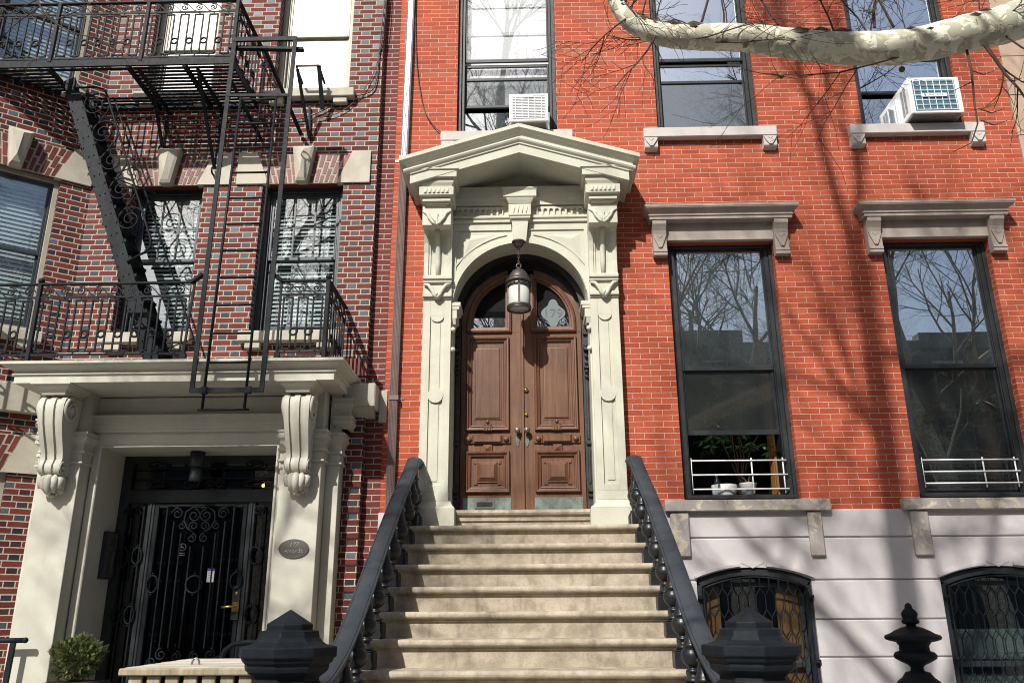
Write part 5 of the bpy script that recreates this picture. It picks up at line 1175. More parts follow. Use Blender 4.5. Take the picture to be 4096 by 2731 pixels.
for sx, side in ((-1, 'beside the brown drainpipe and the dark brick house'), (1, 'beside the grey basement wall')):
    T = thing('stair_railing', (sx*1.16, -2.2, 0), f'slate black handrail on bulbous balusters, {side}', 'railing', None)
    # handrail: moulded section swept along the stair
    ys = [-.14, -.30, -.34, -.40, -.62, -.70, -.85] + [-1.0-.2*i for i in range(10)] + [-2.95, -3.1, -3.25, -3.4, -3.55, -3.7, -3.88]
    sec = [(-.066, -.028), (-.074, -.010), (-.070, .0), (-.058, .0055), (-.055, .0015), (-.0535, .0065), (-.03, .017), (.0, .021), (.03, .017), (.0535, .0065), (.055, .0015), (.058, .0055), (.070, .0), (.074, -.010), (.066, -.028), (.05, -.045), (.05, -.062), (.035, -.075), (-.035, -.075), (-.05, -.062), (-.05, -.045)]
    q = MB(); rings = []
    for i, y in enumerate(ys):
        y2 = ys[min(i+1, len(ys)-1)]; y1 = ys[max(i-1, 0)]
        t = Vector((0, y2-y1, zr(y2)-zr(y1))).normalized(); n_ = Vector((0, -t.z, t.y)); n_ = n_ if n_.z > 0 else -n_
        c = Vector((sx*rail_x(y), y, zr(y)-.012))
        rings.append([c + Vector((a, 0, 0)) + n_*b for a, b in sec])
    ns = len(sec); vs = [p for r_ in rings for p in r_]; fs = []
    for i in range(len(ys)-1):
        for k in range(ns): fs.append((i*ns+k, i*ns+(k+1) % ns, (i+1)*ns+(k+1) % ns, (i+1)*ns+k))
    fs += [tuple(range(ns)), tuple((len(ys)-1)*ns+k for k in range(ns-1, -1, -1))]
    q.add(vs, fs, False); h = q.build('handrail', M['rail_paint'], T)
    for pgn in h.data.polygons: pgn.use_smooth = len(pgn.vertices) == 4
    h.data.set_sharp_from_angle(angle=R(35)) if hasattr(h.data, 'set_sharp_from_angle') else None
    # balusters
    first = None
    spots = [(-.26, TZ[0], 1), (-.47, TZ[0], 1)] + [(TY[k]+.135, TZ[k], 1) for k in range(1, 11)]
    for y, z, _ in spots:
        x = sx*(rail_x(y)); top = zr(y)-.085
        if first is None:
            q = MB(); q.lathe([(r_, zz*.76) for r_, zz in BALP], 0, 0, 20); first = q.build('baluster', M['baluster'], T, ); me = first.data
            # stored relative to the thing: rebuild around zero
            off = world_loc(T)
            for v in me.vertices: v.co = v.co + off
            q = MB(); q.box(-.078, .078, -.07, .07, 0, .115, .008); q.box(-.07, .07, -.062, .062, .115, .128, .006); fb = q.build('base_block', M['baluster'], T)
            for v in fb.data.vertices: v.co = v.co + off
            fb.parent = first; o = first
        else: o = dup(first, None, T)
        L_ = world_loc(T); o.location = (x-L_.x, y-L_.y, z-L_.z); 
        sc_ = (top+.02-z)/(.125+.62*.76)
        o.scale = (1, 1, sc_ if sc_ < .95 else 1)
        for ch in o.children: ch.location = (0, 0, 0)
        # lift the turned body onto its block: the mesh starts at the block's top
    for v in first.data.vertices: v.co.z += .125
    # newel post: stepped octagon with a pyramid cap
    nx, ny = sx*1.222 - .012, -4.05; ph = math.pi/2 + math.pi*0
    prof = [(.285, 0.2), (.285, .30), (.25, .34), (.19, .36), (.175, .42), (.175, .95), (.19, .99), (.205, 1.02), (.205, 1.05), (.185, 1.06), (.185, 1.085), (.20, 1.10), (.212, 1.125), (.205, 1.15), (.185, 1.165), (.178, 1.19), (.195, 1.235), (.232, 1.26), (.24, 1.285), (.24, 1.315), (.25, 1.325)]
    prof = prof[:10] + [(.185, 1.10), (.20, 1.115), (.212, 1.14), (.212, 1.165), (.19, 1.18), (.182, 1.20), (.20, 1.212), (.216, 1.228), (.216, 1.245), (.20, 1.256), (.185, 1.265), (.182, 1.285), (.20, 1.30), (.228, 1.318), (.234, 1.335), (.234, 1.352), (.25, 1.36), (.258, 1.38), (.272, 1.388), (.272, 1.436), (.245, 1.44), (.212, 1.448), (.188, 1.462), (.172, 1.482), (.166, 1.507), (.166, 1.515), (.130, 1.517), (.130, 1.548), (.003, 1.622)]
    q = MB(); q.lathe([(r_*.965, z-.012) for r_, z in prof], nx, ny, 8, ph, smooth=False); nw = q.build('newel_post', M['iron'], T, bevel=.004)
    q = MB(); q.box(nx-.31, nx+.31, ny-.31, ny+.31, 0, .2, .02); q.build('newel_base', M['steps'], T)
# ================================================================== AIR CONDITIONERS
def air_conditioner(x0, x1, z0, z1, yf, yb, label, branded):
    T = thing('air_conditioner', ((x0+x1)/2, 0, z0), label, 'air conditioner')
    wd = .035 if not branded else .05
    c = MB(); gx0, gx1, gz0, gz1 = x0+wd, x1-wd*1.1, z0+.03, z1-.045 if branded else z1-.03
    c.box(x0, x1, yf+.012, yb, z0, z1, .006)
    ring(c, x0-.002, x1+.002, z0-.002, z1+.002, wd, yf, yf+.0115, .028, .028 if not branded else .035)
    case = c.build('casing', M['white'], T)
    q = MB(); q.box(x0+wd, x1-wd, yf+.008, yf+.0105, z0+.028, z1-.028); q.build('condenser_coil', M['slate_blue_coil'] if branded else M['grille_white'], T)
    g = MB(); nx_, nz_ = (7, 7) if branded else (5, 14)
    for i in range(nx_): 
        x = gx0 + (gx1-gx0)*(i+.5)/nx_ if not branded else gx0+.012+(gx1-gx0-.024)*i/(nx_-1); g.box(x-.003, x+.003, yf-.004, yf+.001, z0+.035, z1-.035)
    for i in range(nz_):
        z = z0+.04+(z1-z0-.085)*i/(nz_-1)
        if branded: g.box(gx0+.004, gx1-.004, yf-.006, yf-.0035, z-.0028, z+.0028)
        else: g.add([(gx0, yf-.002, z-.003), (gx1, yf-.002, z-.003), (gx1, yf+.008, z+.012), (gx0, yf+.008, z+.012)], [(0, 1, 2, 3)])
    g.build('grille', M['white'], T)
    sd = MB()                                                       # louvred side
    for cy in (yf+.09, yf+.16):
        for i in range(26):
            z = z0+.06+i*(z1-z0-.12)/26; sd.box(x0-.0008, x0+.002, cy, cy+.055, z, z+.006)
    sd.build('side_louvre', M['void'], T)
    if branded:
        b = MB(); cx = x0+(x1-x0)*.47; cz = (z0+z1)/2-.006; b.box(cx-.15, cx+.15, yf-.010, yf-.0065, cz-.024, cz+.024, .002); bo = b.build('badge', M['white'], T)
        t = MB(); text_mesh(t, 'FRIEDRICH', cx+.027, yf-.0108, cz-.001, .036, .0004, sx=1.06); t.prism([(cx-.118, cz+.016), (cx-.100, cz+.016), (cx-.114, cz-.002), (cx-.118, cz-.004)], -.0112+yf, -.0102+yf); t.prism([(cx-.096, cz+.016), (cx-.096, cz-.01), (cx-.106, cz-.018), (cx-.114, cz-.012), (cx-.1, cz+.01)], -.0112+yf, -.0102+yf); t.build('badge_lettering', M['ink'], bo)
        sp = MB(); sp.box(x0-.03, x0-.002, .06, .075, 7.06, z1-.1, .002); sp.build('side_panel', M['alu'], T)
    else:
        h = MB(); h.box((x0+x1)/2-.055, (x0+x1)/2+.055, yf-.012, yf-.001, z1-.055, z1-.025, .004); h.build('cover_handle', M['white'], T)
    bt = MB(); bt.box(x0+.02, x1-.02, yf+.03, yb, z0-.012, z0-.0005, .003); bt.build('drain_pan', M['steel'], T)
    return T
air_conditioner(-.133, .322, 7.075, 7.44, -.24, .30, 'white window air conditioner peeking over the peak of the stone hood', False)
air_conditioner(4.57, 5.168, 7.088, 7.565, -.24, .34, 'white air conditioner with badged blue grille under the tree limb', True)
# ================================================================== LANTERN over the door
LX, LYN = -.04, -.17
LA = thing('hanging_lantern', (LX, LYN, 5.56), 'old bronze lantern with frosted glass drum hanging on a chain at the arch', 'lantern')
q = MB(); q.lathe([(.075, 5.553), (.078, 5.542), (.055, 5.533), (.05, 5.50), (.03, 5.478), (.012, 5.468), (.014, 5.45)], LX, LYN, 24); q.build('canopy', M['bronze'], LA)
q = MB(); z = 5.455
for i in range(7):
    zc = z-.012-i*.027; pts = [(LX+(.009*math.cos(a) if i % 2 else 0), LYN+(0 if i % 2 else .009*math.cos(a)), zc+.017*math.sin(a)) for a in [2*math.pi*k/10 for k in range(10)]]; q.tube(pts, .0032, 5, closed=True)
q.build('chain', M['bronze'], LA)
q = MB(); q.tube([(LX+.026*math.cos(a), LYN, 5.255+.026*math.sin(a)) for a in [2*math.pi*k/16 for k in range(16)]], .008, 6, closed=True); q.lathe([(.02, 5.222), (.016, 5.23), (.012, 5.235)], LX, LYN, 10)
q.lathe([(.012, 5.226), (.03, 5.215), (.07, 5.19), (.098, 5.15), (.112, 5.11), (.117, 5.088), (.14, 5.076), (.147, 5.062), (.14, 5.045), (.13, 5.04)], LX, LYN, 32, flute=lambda k, z: 1+.012*(k % 2)); q.build('dome', M['bronze'], LA)
q = MB(); q.lathe([(.128, 5.045), (.128, 5.0), (.12, 4.992)], LX, LYN, 28); q.build('pierced_band', M['bronze'], LA)
q = MB()
for i in range(16): a = 2*math.pi*i/16; q.ball((LX+.129*math.cos(a), LYN+.129*math.sin(a), 5.02), .011, 6)
q.build('band_hole', M['void'], LA)
q = MB(); q.lathe([(.115, 4.99), (.116, 4.80), (.11, 4.742)], LX, LYN, 28); q.build('glass_drum', M['frost'], LA)
q = MB()
for i in range(4): a = -math.pi/2+i*math.pi/2; q.bar((LX+.122*math.cos(a), LYN+.122*math.sin(a), 4.77), (LX+.122*math.cos(a), LYN+.122*math.sin(a), 5.0), .018, .012, (math.cos(a), math.sin(a), 0))
q.build('strut', M['bronze'], LA)
q = MB()
for z_, r_, w_ in ((4.775, .122, .008), (4.757, .127, .011), (4.738, .125, .010)): q.tube([(LX+r_*math.cos(a), LYN+r_*math.sin(a), z_) for a in [2*math.pi*k/32 for k in range(32)]], w_, 6, closed=True)
q.build('bottom_ring', M['bronze'], LA)
# ================================================================== DRAINPIPE
DP = thing('drainpipe', (-1.40, -.05, 0), 'square brown drainpipe clamped to the brick joint between the houses', 'drainpipe')
for za, zb, xa, xb, mt in ((6.70, 10.6, -1.395, -1.372, M['alu']), (3.79, 6.70, -1.404, -1.395, M['pipe']), (0, 3.79, -1.395, -1.404, M['pipe'])):
    q = MB(); n_ = 6
    for i in range(1):
        pts = [(-.045, -.0), (-.045, -.06), (-.034, -.072), (-.027, -.066), (-.02, -.072), (-.012, -.066), (-.004, -.072), (.004, -.066), (.012, -.072), (.02, -.066), (.027, -.072), (.034, -.066), (.045, -.06), (.045, 0)]
        N_ = len(pts); q.add([(xa+a, b-.004, za) for a, b in pts]+[(xb+a, b-.004, zb) for a, b in pts], [(k, (k+1) % N_, (k+1) % N_+N_, k+N_) for k in range(N_)])
    q.build('pipe_length', mt, DP)
for z_ in (6.70, 3.78):
    q = MB(); q.box(-1.45, -1.348, -.082, -.0, z_-.025, z_+.03, .004); q.box(-1.505, -1.295, -.008, -.001, z_-.012, z_+.016, .003)
    for x in (-1.488, -1.312): q.ball((x, -.009, z_), .008, 8)
    q.build('pipe_clamp', M['alu'] if z_ > 5 else M['pipe'], DP)
# loose cables
def cable(pts, r, label):
    q = MB(); P_ = [Vector(p) for p in pts]; out_ = []
    for i in range(len(P_)-1):
        p0, p1, p2, p3 = P_[max(i-1, 0)], P_[i], P_[i+1], P_[min(i+2, len(P_)-1)]
        for k in range(8):
            t = k/8; out_.append(.5*((2*p1)+(p2-p0)*t+(2*p0-5*p1+4*p2-p3)*t*t+(3*p1-p0-3*p2+p3)*t**3))
    out_.append(P_[-1]); q.tube(out_, r, 5); q.build('cable', M['cable'], None, label, 'cable')
cable([(-1.33, -.03, 10.5), (-1.33, -.03, 9.0), (-1.30, -.03, 8.2), (-1.24, -.03, 7.7), (-1.16, -.03, 7.35), (-1.02, -.03, 7.12), (-.93, -.03, 7.07)], .006, 'thin black cable drooping from the drainpipe to the middle upper sill')
cable([(-1.70, -.13, 10.5), (-1.70, -.13, 9.2), (-1.74, -.13, 8.2), (-1.76, -.13, 7.75), (-1.84, -.13, 7.58), (-2.1, -.13, 7.5), (-2.5, -.13, 7.28), (-2.75, -.13, 7.22), (-3.3, -.13, 7.25)], .008, 'black cable draped along the dark brick corner below the shaded window')
cable([(-1.66, -.13, 10.5), (-1.68, -.13, 9.2), (-1.70, -.13, 8.5), (-1.80, -.13, 7.85), (-2.1, -.13, 7.36), (-2.6, -.13, 7.2), (-3.2, -.14, 7.18)], .005, 'thin looping cable hanging across the dark brick under the upper sill')
# ================================================================== SMALL THINGS IN FRONT
def pipe_rail(pts, label):
    T = thing('pipe_rail', (pts[-1][0], pts[-1][1], 0), label, 'handrail')
    q = MB(); q.tube(pts, .024, 12); q.ball(pts[0], .027, 12); q.build('rail_tube', M['iron'], T)
    e = pts[len(pts)//2] if len(pts) > 3 else pts[0]
    return T
t_ = pipe_rail([(-4.66, -.62, 1.36), (-4.9, -.62, 1.357), (-5.9, -.62, 1.35)], 'straight black pipe handrail ending in front of the grey porch pilaster')
q = MB(); q.bar((-4.77, -.62, 1.34), (-4.80, -.62, .2), .045, .03, (0, 1, 0)); q.build('rail_post', M['iron'], t_)
t_ = pipe_rail([(-2.15, -.75, 1.335), (-2.55, -.75, 1.335), (-2.66, -.75, 1.32), (-2.73, -.75, 1.27), (-2.765, -.75, 1.18), (-2.77, -.75, .3)], 'bent black pipe handrail behind the newel beside the wooden bin shed')
q = MB(); q.bar((-2.60, -.75, 1.32), (-2.60, -.75, .2), .04, .03, (0, 1, 0)); q.build('rail_post', M['iron'], t_)
# planter and its shrub
PXc, PYc = -4.05, -.80
PT = thing('planter', (PXc, PYc, .30), 'square dark woven planter at the porch entrance', 'planter')
q = MB()
for i in range(12):
    z_ = .42+i*.05; q.box(PXc-.21+(.004 if i % 2 else 0), PXc+.21-(.004 if i % 2 else 0), PYc-.21, PYc+.21, z_, z_+.046, .008)
q.box(PXc-.225, PXc+.225, PYc-.225, PYc+.225, .985, 1.015, .006); q.box(PXc-.2, PXc+.2, PYc-.2, PYc+.2, .30, .42); q.build('basket', M['weave'], PT)
q = MB(); q.box(PXc-.195, PXc+.195, PYc-.195, PYc+.195, .99, 1.017); q.build('soil', M['dark_bark'], PT)
SH = thing('evergreen_shrub', (PXc, PYc, 1.017), 'round feathery evergreen shrub growing in the woven planter', 'shrub')
q = MB(); r2 = random.Random(3)
for i in range(7): a = r2.random()*6.28; q.tube([(PXc, PYc, 1.01), (PXc+.06*math.cos(a), PYc+.06*math.sin(a), 1.1), (PXc+.11*math.cos(a), PYc+.11*math.sin(a), 1.2)], [.01, .007, .004], 5)
q.build('stem', M['dark_bark'], SH)
q = MB()
for i in range(1700):
    while True:
        v = Vector((r2.uniform(-1, 1), r2.uniform(-1, 1), r2.uniform(-1, 1)))
        if .35 < v.length < 1: break
    lump = 1+.12*math.sin(v.x*5+1)*math.cos(v.y*4)+.10*math.sin(v.z*6)
    c = Vector((PXc, PYc, 1.225)) + Vector((v.x*.205, v.y*.2, v.z*.185))*lump
    d = (v.normalized()*.7+Vector((r2.uniform(-.5, .5), r2.uniform(-.5, .5), r2.uniform(.0, .7)))).normalized(); L_ = r2.uniform(.028, .048)
    s_ = d.orthogonal().normalized(); s_ = (Matrix.Rotation(r2.random()*6.28, 3, d) @ s_)
    pts = []
    nf = 5
    for k in range(nf):
        b0 = c + d*(L_*k/nf); w_ = .015*(1-k/nf)+.004
        for sg_ in (-1, 1):
            tip = b0 + d*(L_*.32) + s_*(sg_*w_); q.add([b0-d*.003, b0+d*.006, tip], [(0, 1, 2)])
    q.add([c-s_*.0015, c+s_*.0015, c+d*L_], [(0, 1, 2)])
q.build('foliage', M['shrub_leaf'], SH)
# slatted wooden bin shed
BX0, BX1, BY0, BY1, BZ = -2.13, -1.30, -4.02, -3.10, 1.262
BUP = lambda x, y, z: (x, y, z+.055)
MB0 = MB
class MB(MB0):
    def __init__(s, T=BUP): MB0.__init__(s, T)
BS = thing('bin_shed', ((BX0+BX1)/2, -3.6, 0), 'weathered wooden bin shed with slatted front below the iron newel', 'bin shed')
q = MB()
q.box(BX0+.02, BX1-.02, BY0+.05, BY0+.06, .1, 1.22); q.build('lining', M['void'], BS)
n_ = 8; wdt = (BX1-BX0-.04)/n_
for i in range(n_): q = MB(); q.box(BX0+.03+i*wdt+.009, BX0+.02+(i+1)*wdt-.009, BY0+.015, BY0+.038, .1, 1.222, .004); q.build('front_slat', M['bin_wood'], BS)
for i in range(8): q = MB(); q.box(BX0+.02, BX0+.042, BY0+.06+i*.105, BY0+.15+i*.105, .1, 1.222, .004); q.build('side_slat', M['bin_wood'], BS)
lid = MB(); lid.box(BX0-.008, BX1, BY0-.012, BY0+.03, 1.225, 1.262, .006); lo = lid.build('lid', M['bin_wood'], BS)
for i in range(8):
    q = MB(); ya = BY0+.032+i*.112; zl_ = 1.262+.012*i*0; q.box(BX0, BX1, ya, ya+.108, 1.236, 1.264-.001*(i % 2), .005); q.build('lid_board', M['bin_top'], lo)
for x, y in ((BX0+.29, BY0+.28), (BX0+.55, BY0+.72)):
    q = MB(); q.tube([(x+.022*math.cos(a), y, 1.262+.03*math.sin(a)*1.2) for a in [math.pi*i/8 for i in range(9)]], .0055, 6); q.build('lid_staple', M['steel'], lo)
MB = MB0
# area fence with urn post and pickets
FN = thing('area_fence', (2.6, -3.6, 0), 'black iron area fence with spear pickets and a ringed urn post', 'fence')
ux, uy = 2.27, -3.55
UP = [(.16, .2), (.16, .5), (.11, .55), (.11, .92), (.145, .95), (.15, .98), (.12, 1.0), (.1, 1.02), (.15, 1.09), (.178, 1.135), (.172, 1.17), (.125, 1.20), (.118, 1.215), (.09, 1.235), (.078, 1.25), (.07, 1.262), (.04, 1.27), (.036, 1.29), (.05, 1.303), (.085, 1.318), (.118, 1.338), (.122, 1.355), (.11, 1.37), (.086, 1.378), (.084, 1.405), (.10, 1.425), (.135, 1.432), (.155, 1.44), (.162, 1.452), (.155, 1.463), (.128, 1.472), (.10, 1.488), (.06, 1.505), (.03, 1.512), (.028, 1.522), (.048, 1.528), (.052, 1.54), (.04, 1.552), (.044, 1.566), (.048, 1.58), (.038, 1.598), (.022, 1.612), (.021, 1.625), (.016, 1.634), (.004, 1.642)]
q = MB(); q.lathe([(r_*.95, z_-.012) for r_, z_ in UP], ux, uy, 32, flute=lambda k, z: 1+(.018*(k % 2) if 1.42 < z < 1.455 or 1.315 < z < 1.365 or 1.56 < z < 1.6 or 1.1 < z < 1.19 else 0)); q.build('urn_post', M['iron'], FN)
q = MB(); q.bar((ux+.1, uy, 1.0), (8, uy, 1.0), .03, .02); q.bar((ux+.1, uy, .35), (8, uy, .35), .03, .02); q.bar((1.6, uy, 1.0), (ux-.1, uy, 1.0), .03, .02); q.build('fence_rail', M['iron'], FN)
x = 1.73
while x < 6:
    if abs(x-ux) > .2:
        q = MB(); q.box(x-.011, x+.011, uy-.011, uy+.011, .2, 1.10); q.lathe([(.011, 1.10), (.024, 1.118), (.026, 1.13), (.012, 1.165), (.002, 1.192)], x, uy, 8); q.build('picket', M['iron'], FN)
    x += .128
# ================================================================== INDOOR THINGS SEEN THROUGH THE OPEN WINDOW
def pot_plant(c, n, spread, label, mat, name, lsize=.11, hang=False, seed=1, stems=5, height=.8):
    r3 = random.Random(seed); T = thing(name, c, label, 'plant'); C_ = Vector(c)
    q = MB(); q.lathe([(.07, c[2]), (.09, c[2]+.13), (.095, c[2]+.14)], c[0], c[1], 16); q.build('pot', M['ceramic'] if hang else M['dark_bark'], T)
    st = MB(); lf = MB()
    for s_ in range(stems):
        a = r3.random()*6.28; p = C_+Vector((0, 0, .12)); pts = [p.copy()]; d = Vector((math.cos(a)*.35, math.sin(a)*.25, 1)).normalized()
        for k in range(7): p = p + d*(height/7); d = (d+Vector((r3.uniform(-.25, .25), r3.uniform(-.2, .2), r3.uniform(-.1, .1)))).normalized(); pts.append(p.copy())
        st.tube(pts, [.011-.001*k for k in range(8)], 5)
        for k in range(n):
            b = pts[r3.randrange(3, 8)] + Vector((r3.uniform(-1, 1)*spread*.3, r3.uniform(-.5, .5)*spread*.3, r3.uniform(-.1, .1)))
            da = r3.random()*6.28; nl = 5 if not hang else 1
            for w_ in range(nl):
                aa = da + w_*6.28/5; dd = Vector((math.cos(aa), math.sin(aa)*.7, -.55+r3.uniform(-.25, .25))).normalized(); s2 = dd.cross(Vector((0, 0, 1))).normalized(); L_ = lsize*r3.uniform(.75, 1.25); wv = L_*.18
                lf.add([b, b+dd*L_*.4+s2*wv+Vector((0, 0, -.01)), b+dd*L_, b+dd*L_*.4-s2*wv+Vector((0, 0, -.01)), b+dd*L_*.45+Vector((0, 0, .006))], [(0, 1, 4), (1, 2, 4), (2, 3, 4), (3, 0, 4)])
    st.build('stem', M['dark_bark'], T); lf.build('foliage', mat, T)
pot_plant((2.42, .62, 2.76), 9, 1.1, 'tall leafy houseplant inside the open lower window', M['house_leaf'], 'umbrella_plant', .13, seed=5, stems=6, height=1.35)
pot_plant((2.40, .30, 2.745), 2, .1, 'small green sprout in a pale pot on the open window sill', M['house_leaf'], 'seedling', .055, True, seed=9, stems=2, height=.14)
pot_plant((4.50, .50, 2.76), 6, .5, 'spindly dry houseplant with bare stems behind the closed lower window', M['dry_leaf'], 'dracaena_plant', .16, seed=12, stems=5, height=1.25)
q = MB(); q.lathe([(.03, 2.746), (.033, 2.755), (.033, 2.80), (.029, 2.81), (.033, 2.82), (.033, 2.855), (.031, 2.865), (.034, 2.875), (.034, 2.90), (.026, 2.925), (.014, 2.942), (.014, 2.955)], 2.07, .29, 18); bo = q.build('water_bottle', M['clear'], None, 'clear plastic water bottle on the sill of the open window', 'bottle')
q = MB(); q.lathe([(.0155, 2.955), (.0155, 2.975), (.012, 2.978)], 2.07, .29, 14); q.build('bottle_cap', M['shutter'], bo)
q = MB(); q.lathe([(.11, 2.746), (.128, 2.76), (.135, 2.84), (.138, 2.895), (.13, 2.895), (.12, 2.78)], 2.19, .50, 28); q.build('white_bowl', M['ceramic'], None, 'white ceramic bowl behind the bottle on the open window sill', 'bowl')
# ================================================================== GROUND
q = MB(); q.box(-40, 40, -11.2, 8, -.25, 0); q.build('pavement', M['concrete'], None, kind='structure')
q = MB(); q.box(-40, 40, -19.2, -11.35, -.45, -.13); q.build('road', M['asphalt'], None, kind='structure')
q = MB(); q.box(-40, 40, -11.35, -11.2, -.4, .01, .015); q.build('kerb', M['limestone'], None, kind='structure')
q = MB(); q.box(-40, 40, -24, -19.2, -.4, 0); q.build('far_pavement', M['concrete'], None, kind='structure')
q = MB(); q.box(-150, 150, -150, 150, -.8, -.5); q.build('ground', M['asphalt'], None, kind='structure')
# neighbour at the edge of the frame
NH = thing('stone_house', (7.5, -.02, 0), 'tan stone house front just showing past the red brick', 'house')
q = MB(); z = 2.5
for i in range(16): q.box(5.873, 10, -.03 if i % 2 else -.026, .3, z+i*.55, z+i*.55+.545, .006)
q.box(5.873, 10, -.06, .3, -.2, 2.495); q.build('wall', M['brownstone'], NH)
# row across the street (seen mirrored in the panes)
def far_house(x0, x1, h, label, mat, seed):
    r4 = random.Random(seed); T = thing('row_house', ((x0+x1)/2, -26, 0), label, 'house', None)
    q = MB(); y = -22.0; wins = []
    nb = 3; fl = 4
    for f in range(fl):
        for i in range(nb): cx = x0+(x1-x0)*(i+.5)/nb; z0 = .9+f*(h-1.0)/fl; wins.append((cx-.5, cx+.5, z0, z0+1.75))
    q.box(x0, x1, -32, y, 0, h); q.box(x0-.0, x1+.0, y, y+.5, h-.45, h+.15); q.build('wall', mat, T)
    for a, b, c, d in wins:
        f_ = MB(); f_.box(a-.08, b+.08, y, y+.06, c-.1, d+.12); wo = f_.build('window', M['lintel'], T); g_ = MB(); g_.box(a, b, y+.06, y+.07, c, d); g_.build('pane', M['frame_blue'], wo)
far_house(-19, -12.2, 10.9, 'shade-darkened grey row house across the street, lowest of the opposite row', M['far_shade_stone'], 1); far_house(-12.2, -5.2, 11.3, 'shade-darkened row house across the street facing the porch', M['far_shade_stone'], 2); far_house(-5.2, 1.6, 11.0, 'shade-darkened grey row house across the street facing the stoop', M['far_shade_stone'], 3); far_house(1.6, 8.3, 11.7, 'tall shade-darkened row house across the street facing the red house', M['far_shade_stone'], 4); far_house(8.3, 15, 11.2, 'shade-darkened grey row house across the street past the red house', M['far_shade_stone'], 5); far_house(15, 22, 11.5, 'last row house across the street', M['far_shade_stone'], 6)
# ================================================================== TREES
def limb(mb, pts, rs, n=14, seed=0, rough=.05):
    r5 = random.Random(seed); P_ = [Vector(p) for p in pts]; o_, ro = [], []
    for i in range(len(P_)-1):
        p0, p1, p2, p3 = P_[max(i-1, 0)], P_[i], P_[i+1], P_[min(i+2, len(P_)-1)]
        for k in range(8):
            t = k/8; o_.append(.5*((2*p1)+(p2-p0)*t+(2*p0-5*p1+4*p2-p3)*t*t+(3*p1-p0-3*p2+p3)*t**3)); ro.append((rs[i]+(rs[i+1]-rs[i])*t)*(1+r5.uniform(-rough, rough)))
    o_.append(P_[-1]); ro.append(rs[-1]); mb.tube(o_, ro, n); return o_, ro
def twig(mb, p, d, r, L, lvl, rg, maxl, droop=0.0):
    n = 4 if lvl < maxl else 3; pts = [p.copy()]; rr = [r]; q = p.copy(); d = d.normalized()
    for k in range(n):
        d = (d + Vector((rg.uniform(-1, 1), rg.uniform(-1, 1), rg.uniform(-1, 1)))*.20 + Vector((0, 0, .06-droop))).normalized(); q = q + d*(L/n); pts.append(q.copy()); rr.append(max(r*(1-.62*(k+1)/n), .0012))
    mb.tube(pts, rr, 7 if lvl == 0 else (5 if lvl < 3 else 3), cap=False)
    if lvl >= maxl: return
    nc = (5, 5, 5, 4, 3, 3)[min(lvl, 5)]
    for i in range(nc):
        f = .30+.70*(i+rg.random()*.6)/nc; f = min(f, 1); idx = min(int(f*n), n-1); b = pts[idx].lerp(pts[idx+1], f*n-idx)
        ax = (pts[idx+1]-pts[idx]).normalized(); o = ax.orthogonal().normalized(); o = Matrix.Rotation(rg.random()*6.283, 3, ax) @ o
        nd = (ax*rg.uniform(.55, 1.0)+o*rg.uniform(.5, .9)).normalized(); twig(mb, b, nd, max(rr[idx]*.62, .0016), L*rg.uniform(.5, .74), lvl+1, rg, maxl, droop)
def plane_tree(x, y, label, seed, h=8.5, lean=(0, 0), r=.26, maxl=4, L0=5.0, nl=6, group=None, cb='dark_bark'):
    rg = random.Random(seed); T = thing('plane_tree', (x, y, 0), label, 'tree', group)
    q = MB(); top = (x+lean[0], y+lean[1], h); limb(q, [(x, y, -.1), (x+lean[0]*.2, y+lean[1]*.2, h*.3), (x+lean[0]*.55, y+lean[1]*.55, h*.65), top], [r*1.25, r, r*.85, r*.68], 14, seed); q.build('trunk', M['bark'], T)
    c = MB()
    for i in range(nl):
        a = 6.283*i/nl+rg.uniform(-.4, .4); up = rg.uniform(.7, 1.5) if i else 3
        zb = h*(.62+.38*rg.random()) if i else h; f = zb/h
        twig(c, Vector((x+lean[0]*f*.96, y+lean[1]*f*.96, zb-.05)), Vector((math.cos(a), math.sin(a), up)), r*.42, L0*rg.uniform(.8, 1.15), 0, rg, maxl)
    c.build('crown', M[cb], T); return T
# the limb tree: its trunk stands beyond the frame, one mottled limb reaches across
LT = thing('plane_tree', (5.3, -5.2, 0), 'plane tree whose thick mottled pale limb crosses before the upper windows', 'tree')
q = MB(); limb(q, [(5.35, -5.2, -.1), (5.3, -5.2, 2.2), (5.25, -5.2, 5.0), (5.45, -5.25, 8.5)], [.36, .29, .26, .2], 16, 3); q.build('trunk', M['bark'], LT)
q = MB(); LP, LR = limb(q, [(5.25, -5.2, 5.6), (3.6, -5.05, 4.95), (2.72, -5.0, 4.575), (2.36, -5.0, 4.468), (2.03, -5.0, 4.398), (1.66, -5.0, 4.405), (1.21, -5.0, 4.475), (.95, -5.0, 4.485), (.80, -5.0, 4.505), (.66, -5.0, 4.565), (.585, -5.0, 4.66), (.53, -5.0, 4.80), (.42, -5.0, 5.0), (.25, -5.05, 5.5)], [.17, .125, .102, .096, .089, .081, .073, .066, .060, .052, .045, .038, .03, .018], 18, 4, .035)
q.build('limb', M['bark'], LT)
rg = random.Random(21); q = MB()
for i in range(30):
    k = rg.randrange(14, len(LP)-8); p = LP[k]; a = rg.uniform(-.6, 3.7); d = Vector((rg.uniform(-.9, .4), rg.uniform(-.35, .15), math.sin(a)*.9+.25)); 
    twig(q, p + d.normalized()*LR[k]*.85, d, rg.uniform(.003, .006), rg.uniform(.16, .5), 2, rg, 4, .05)
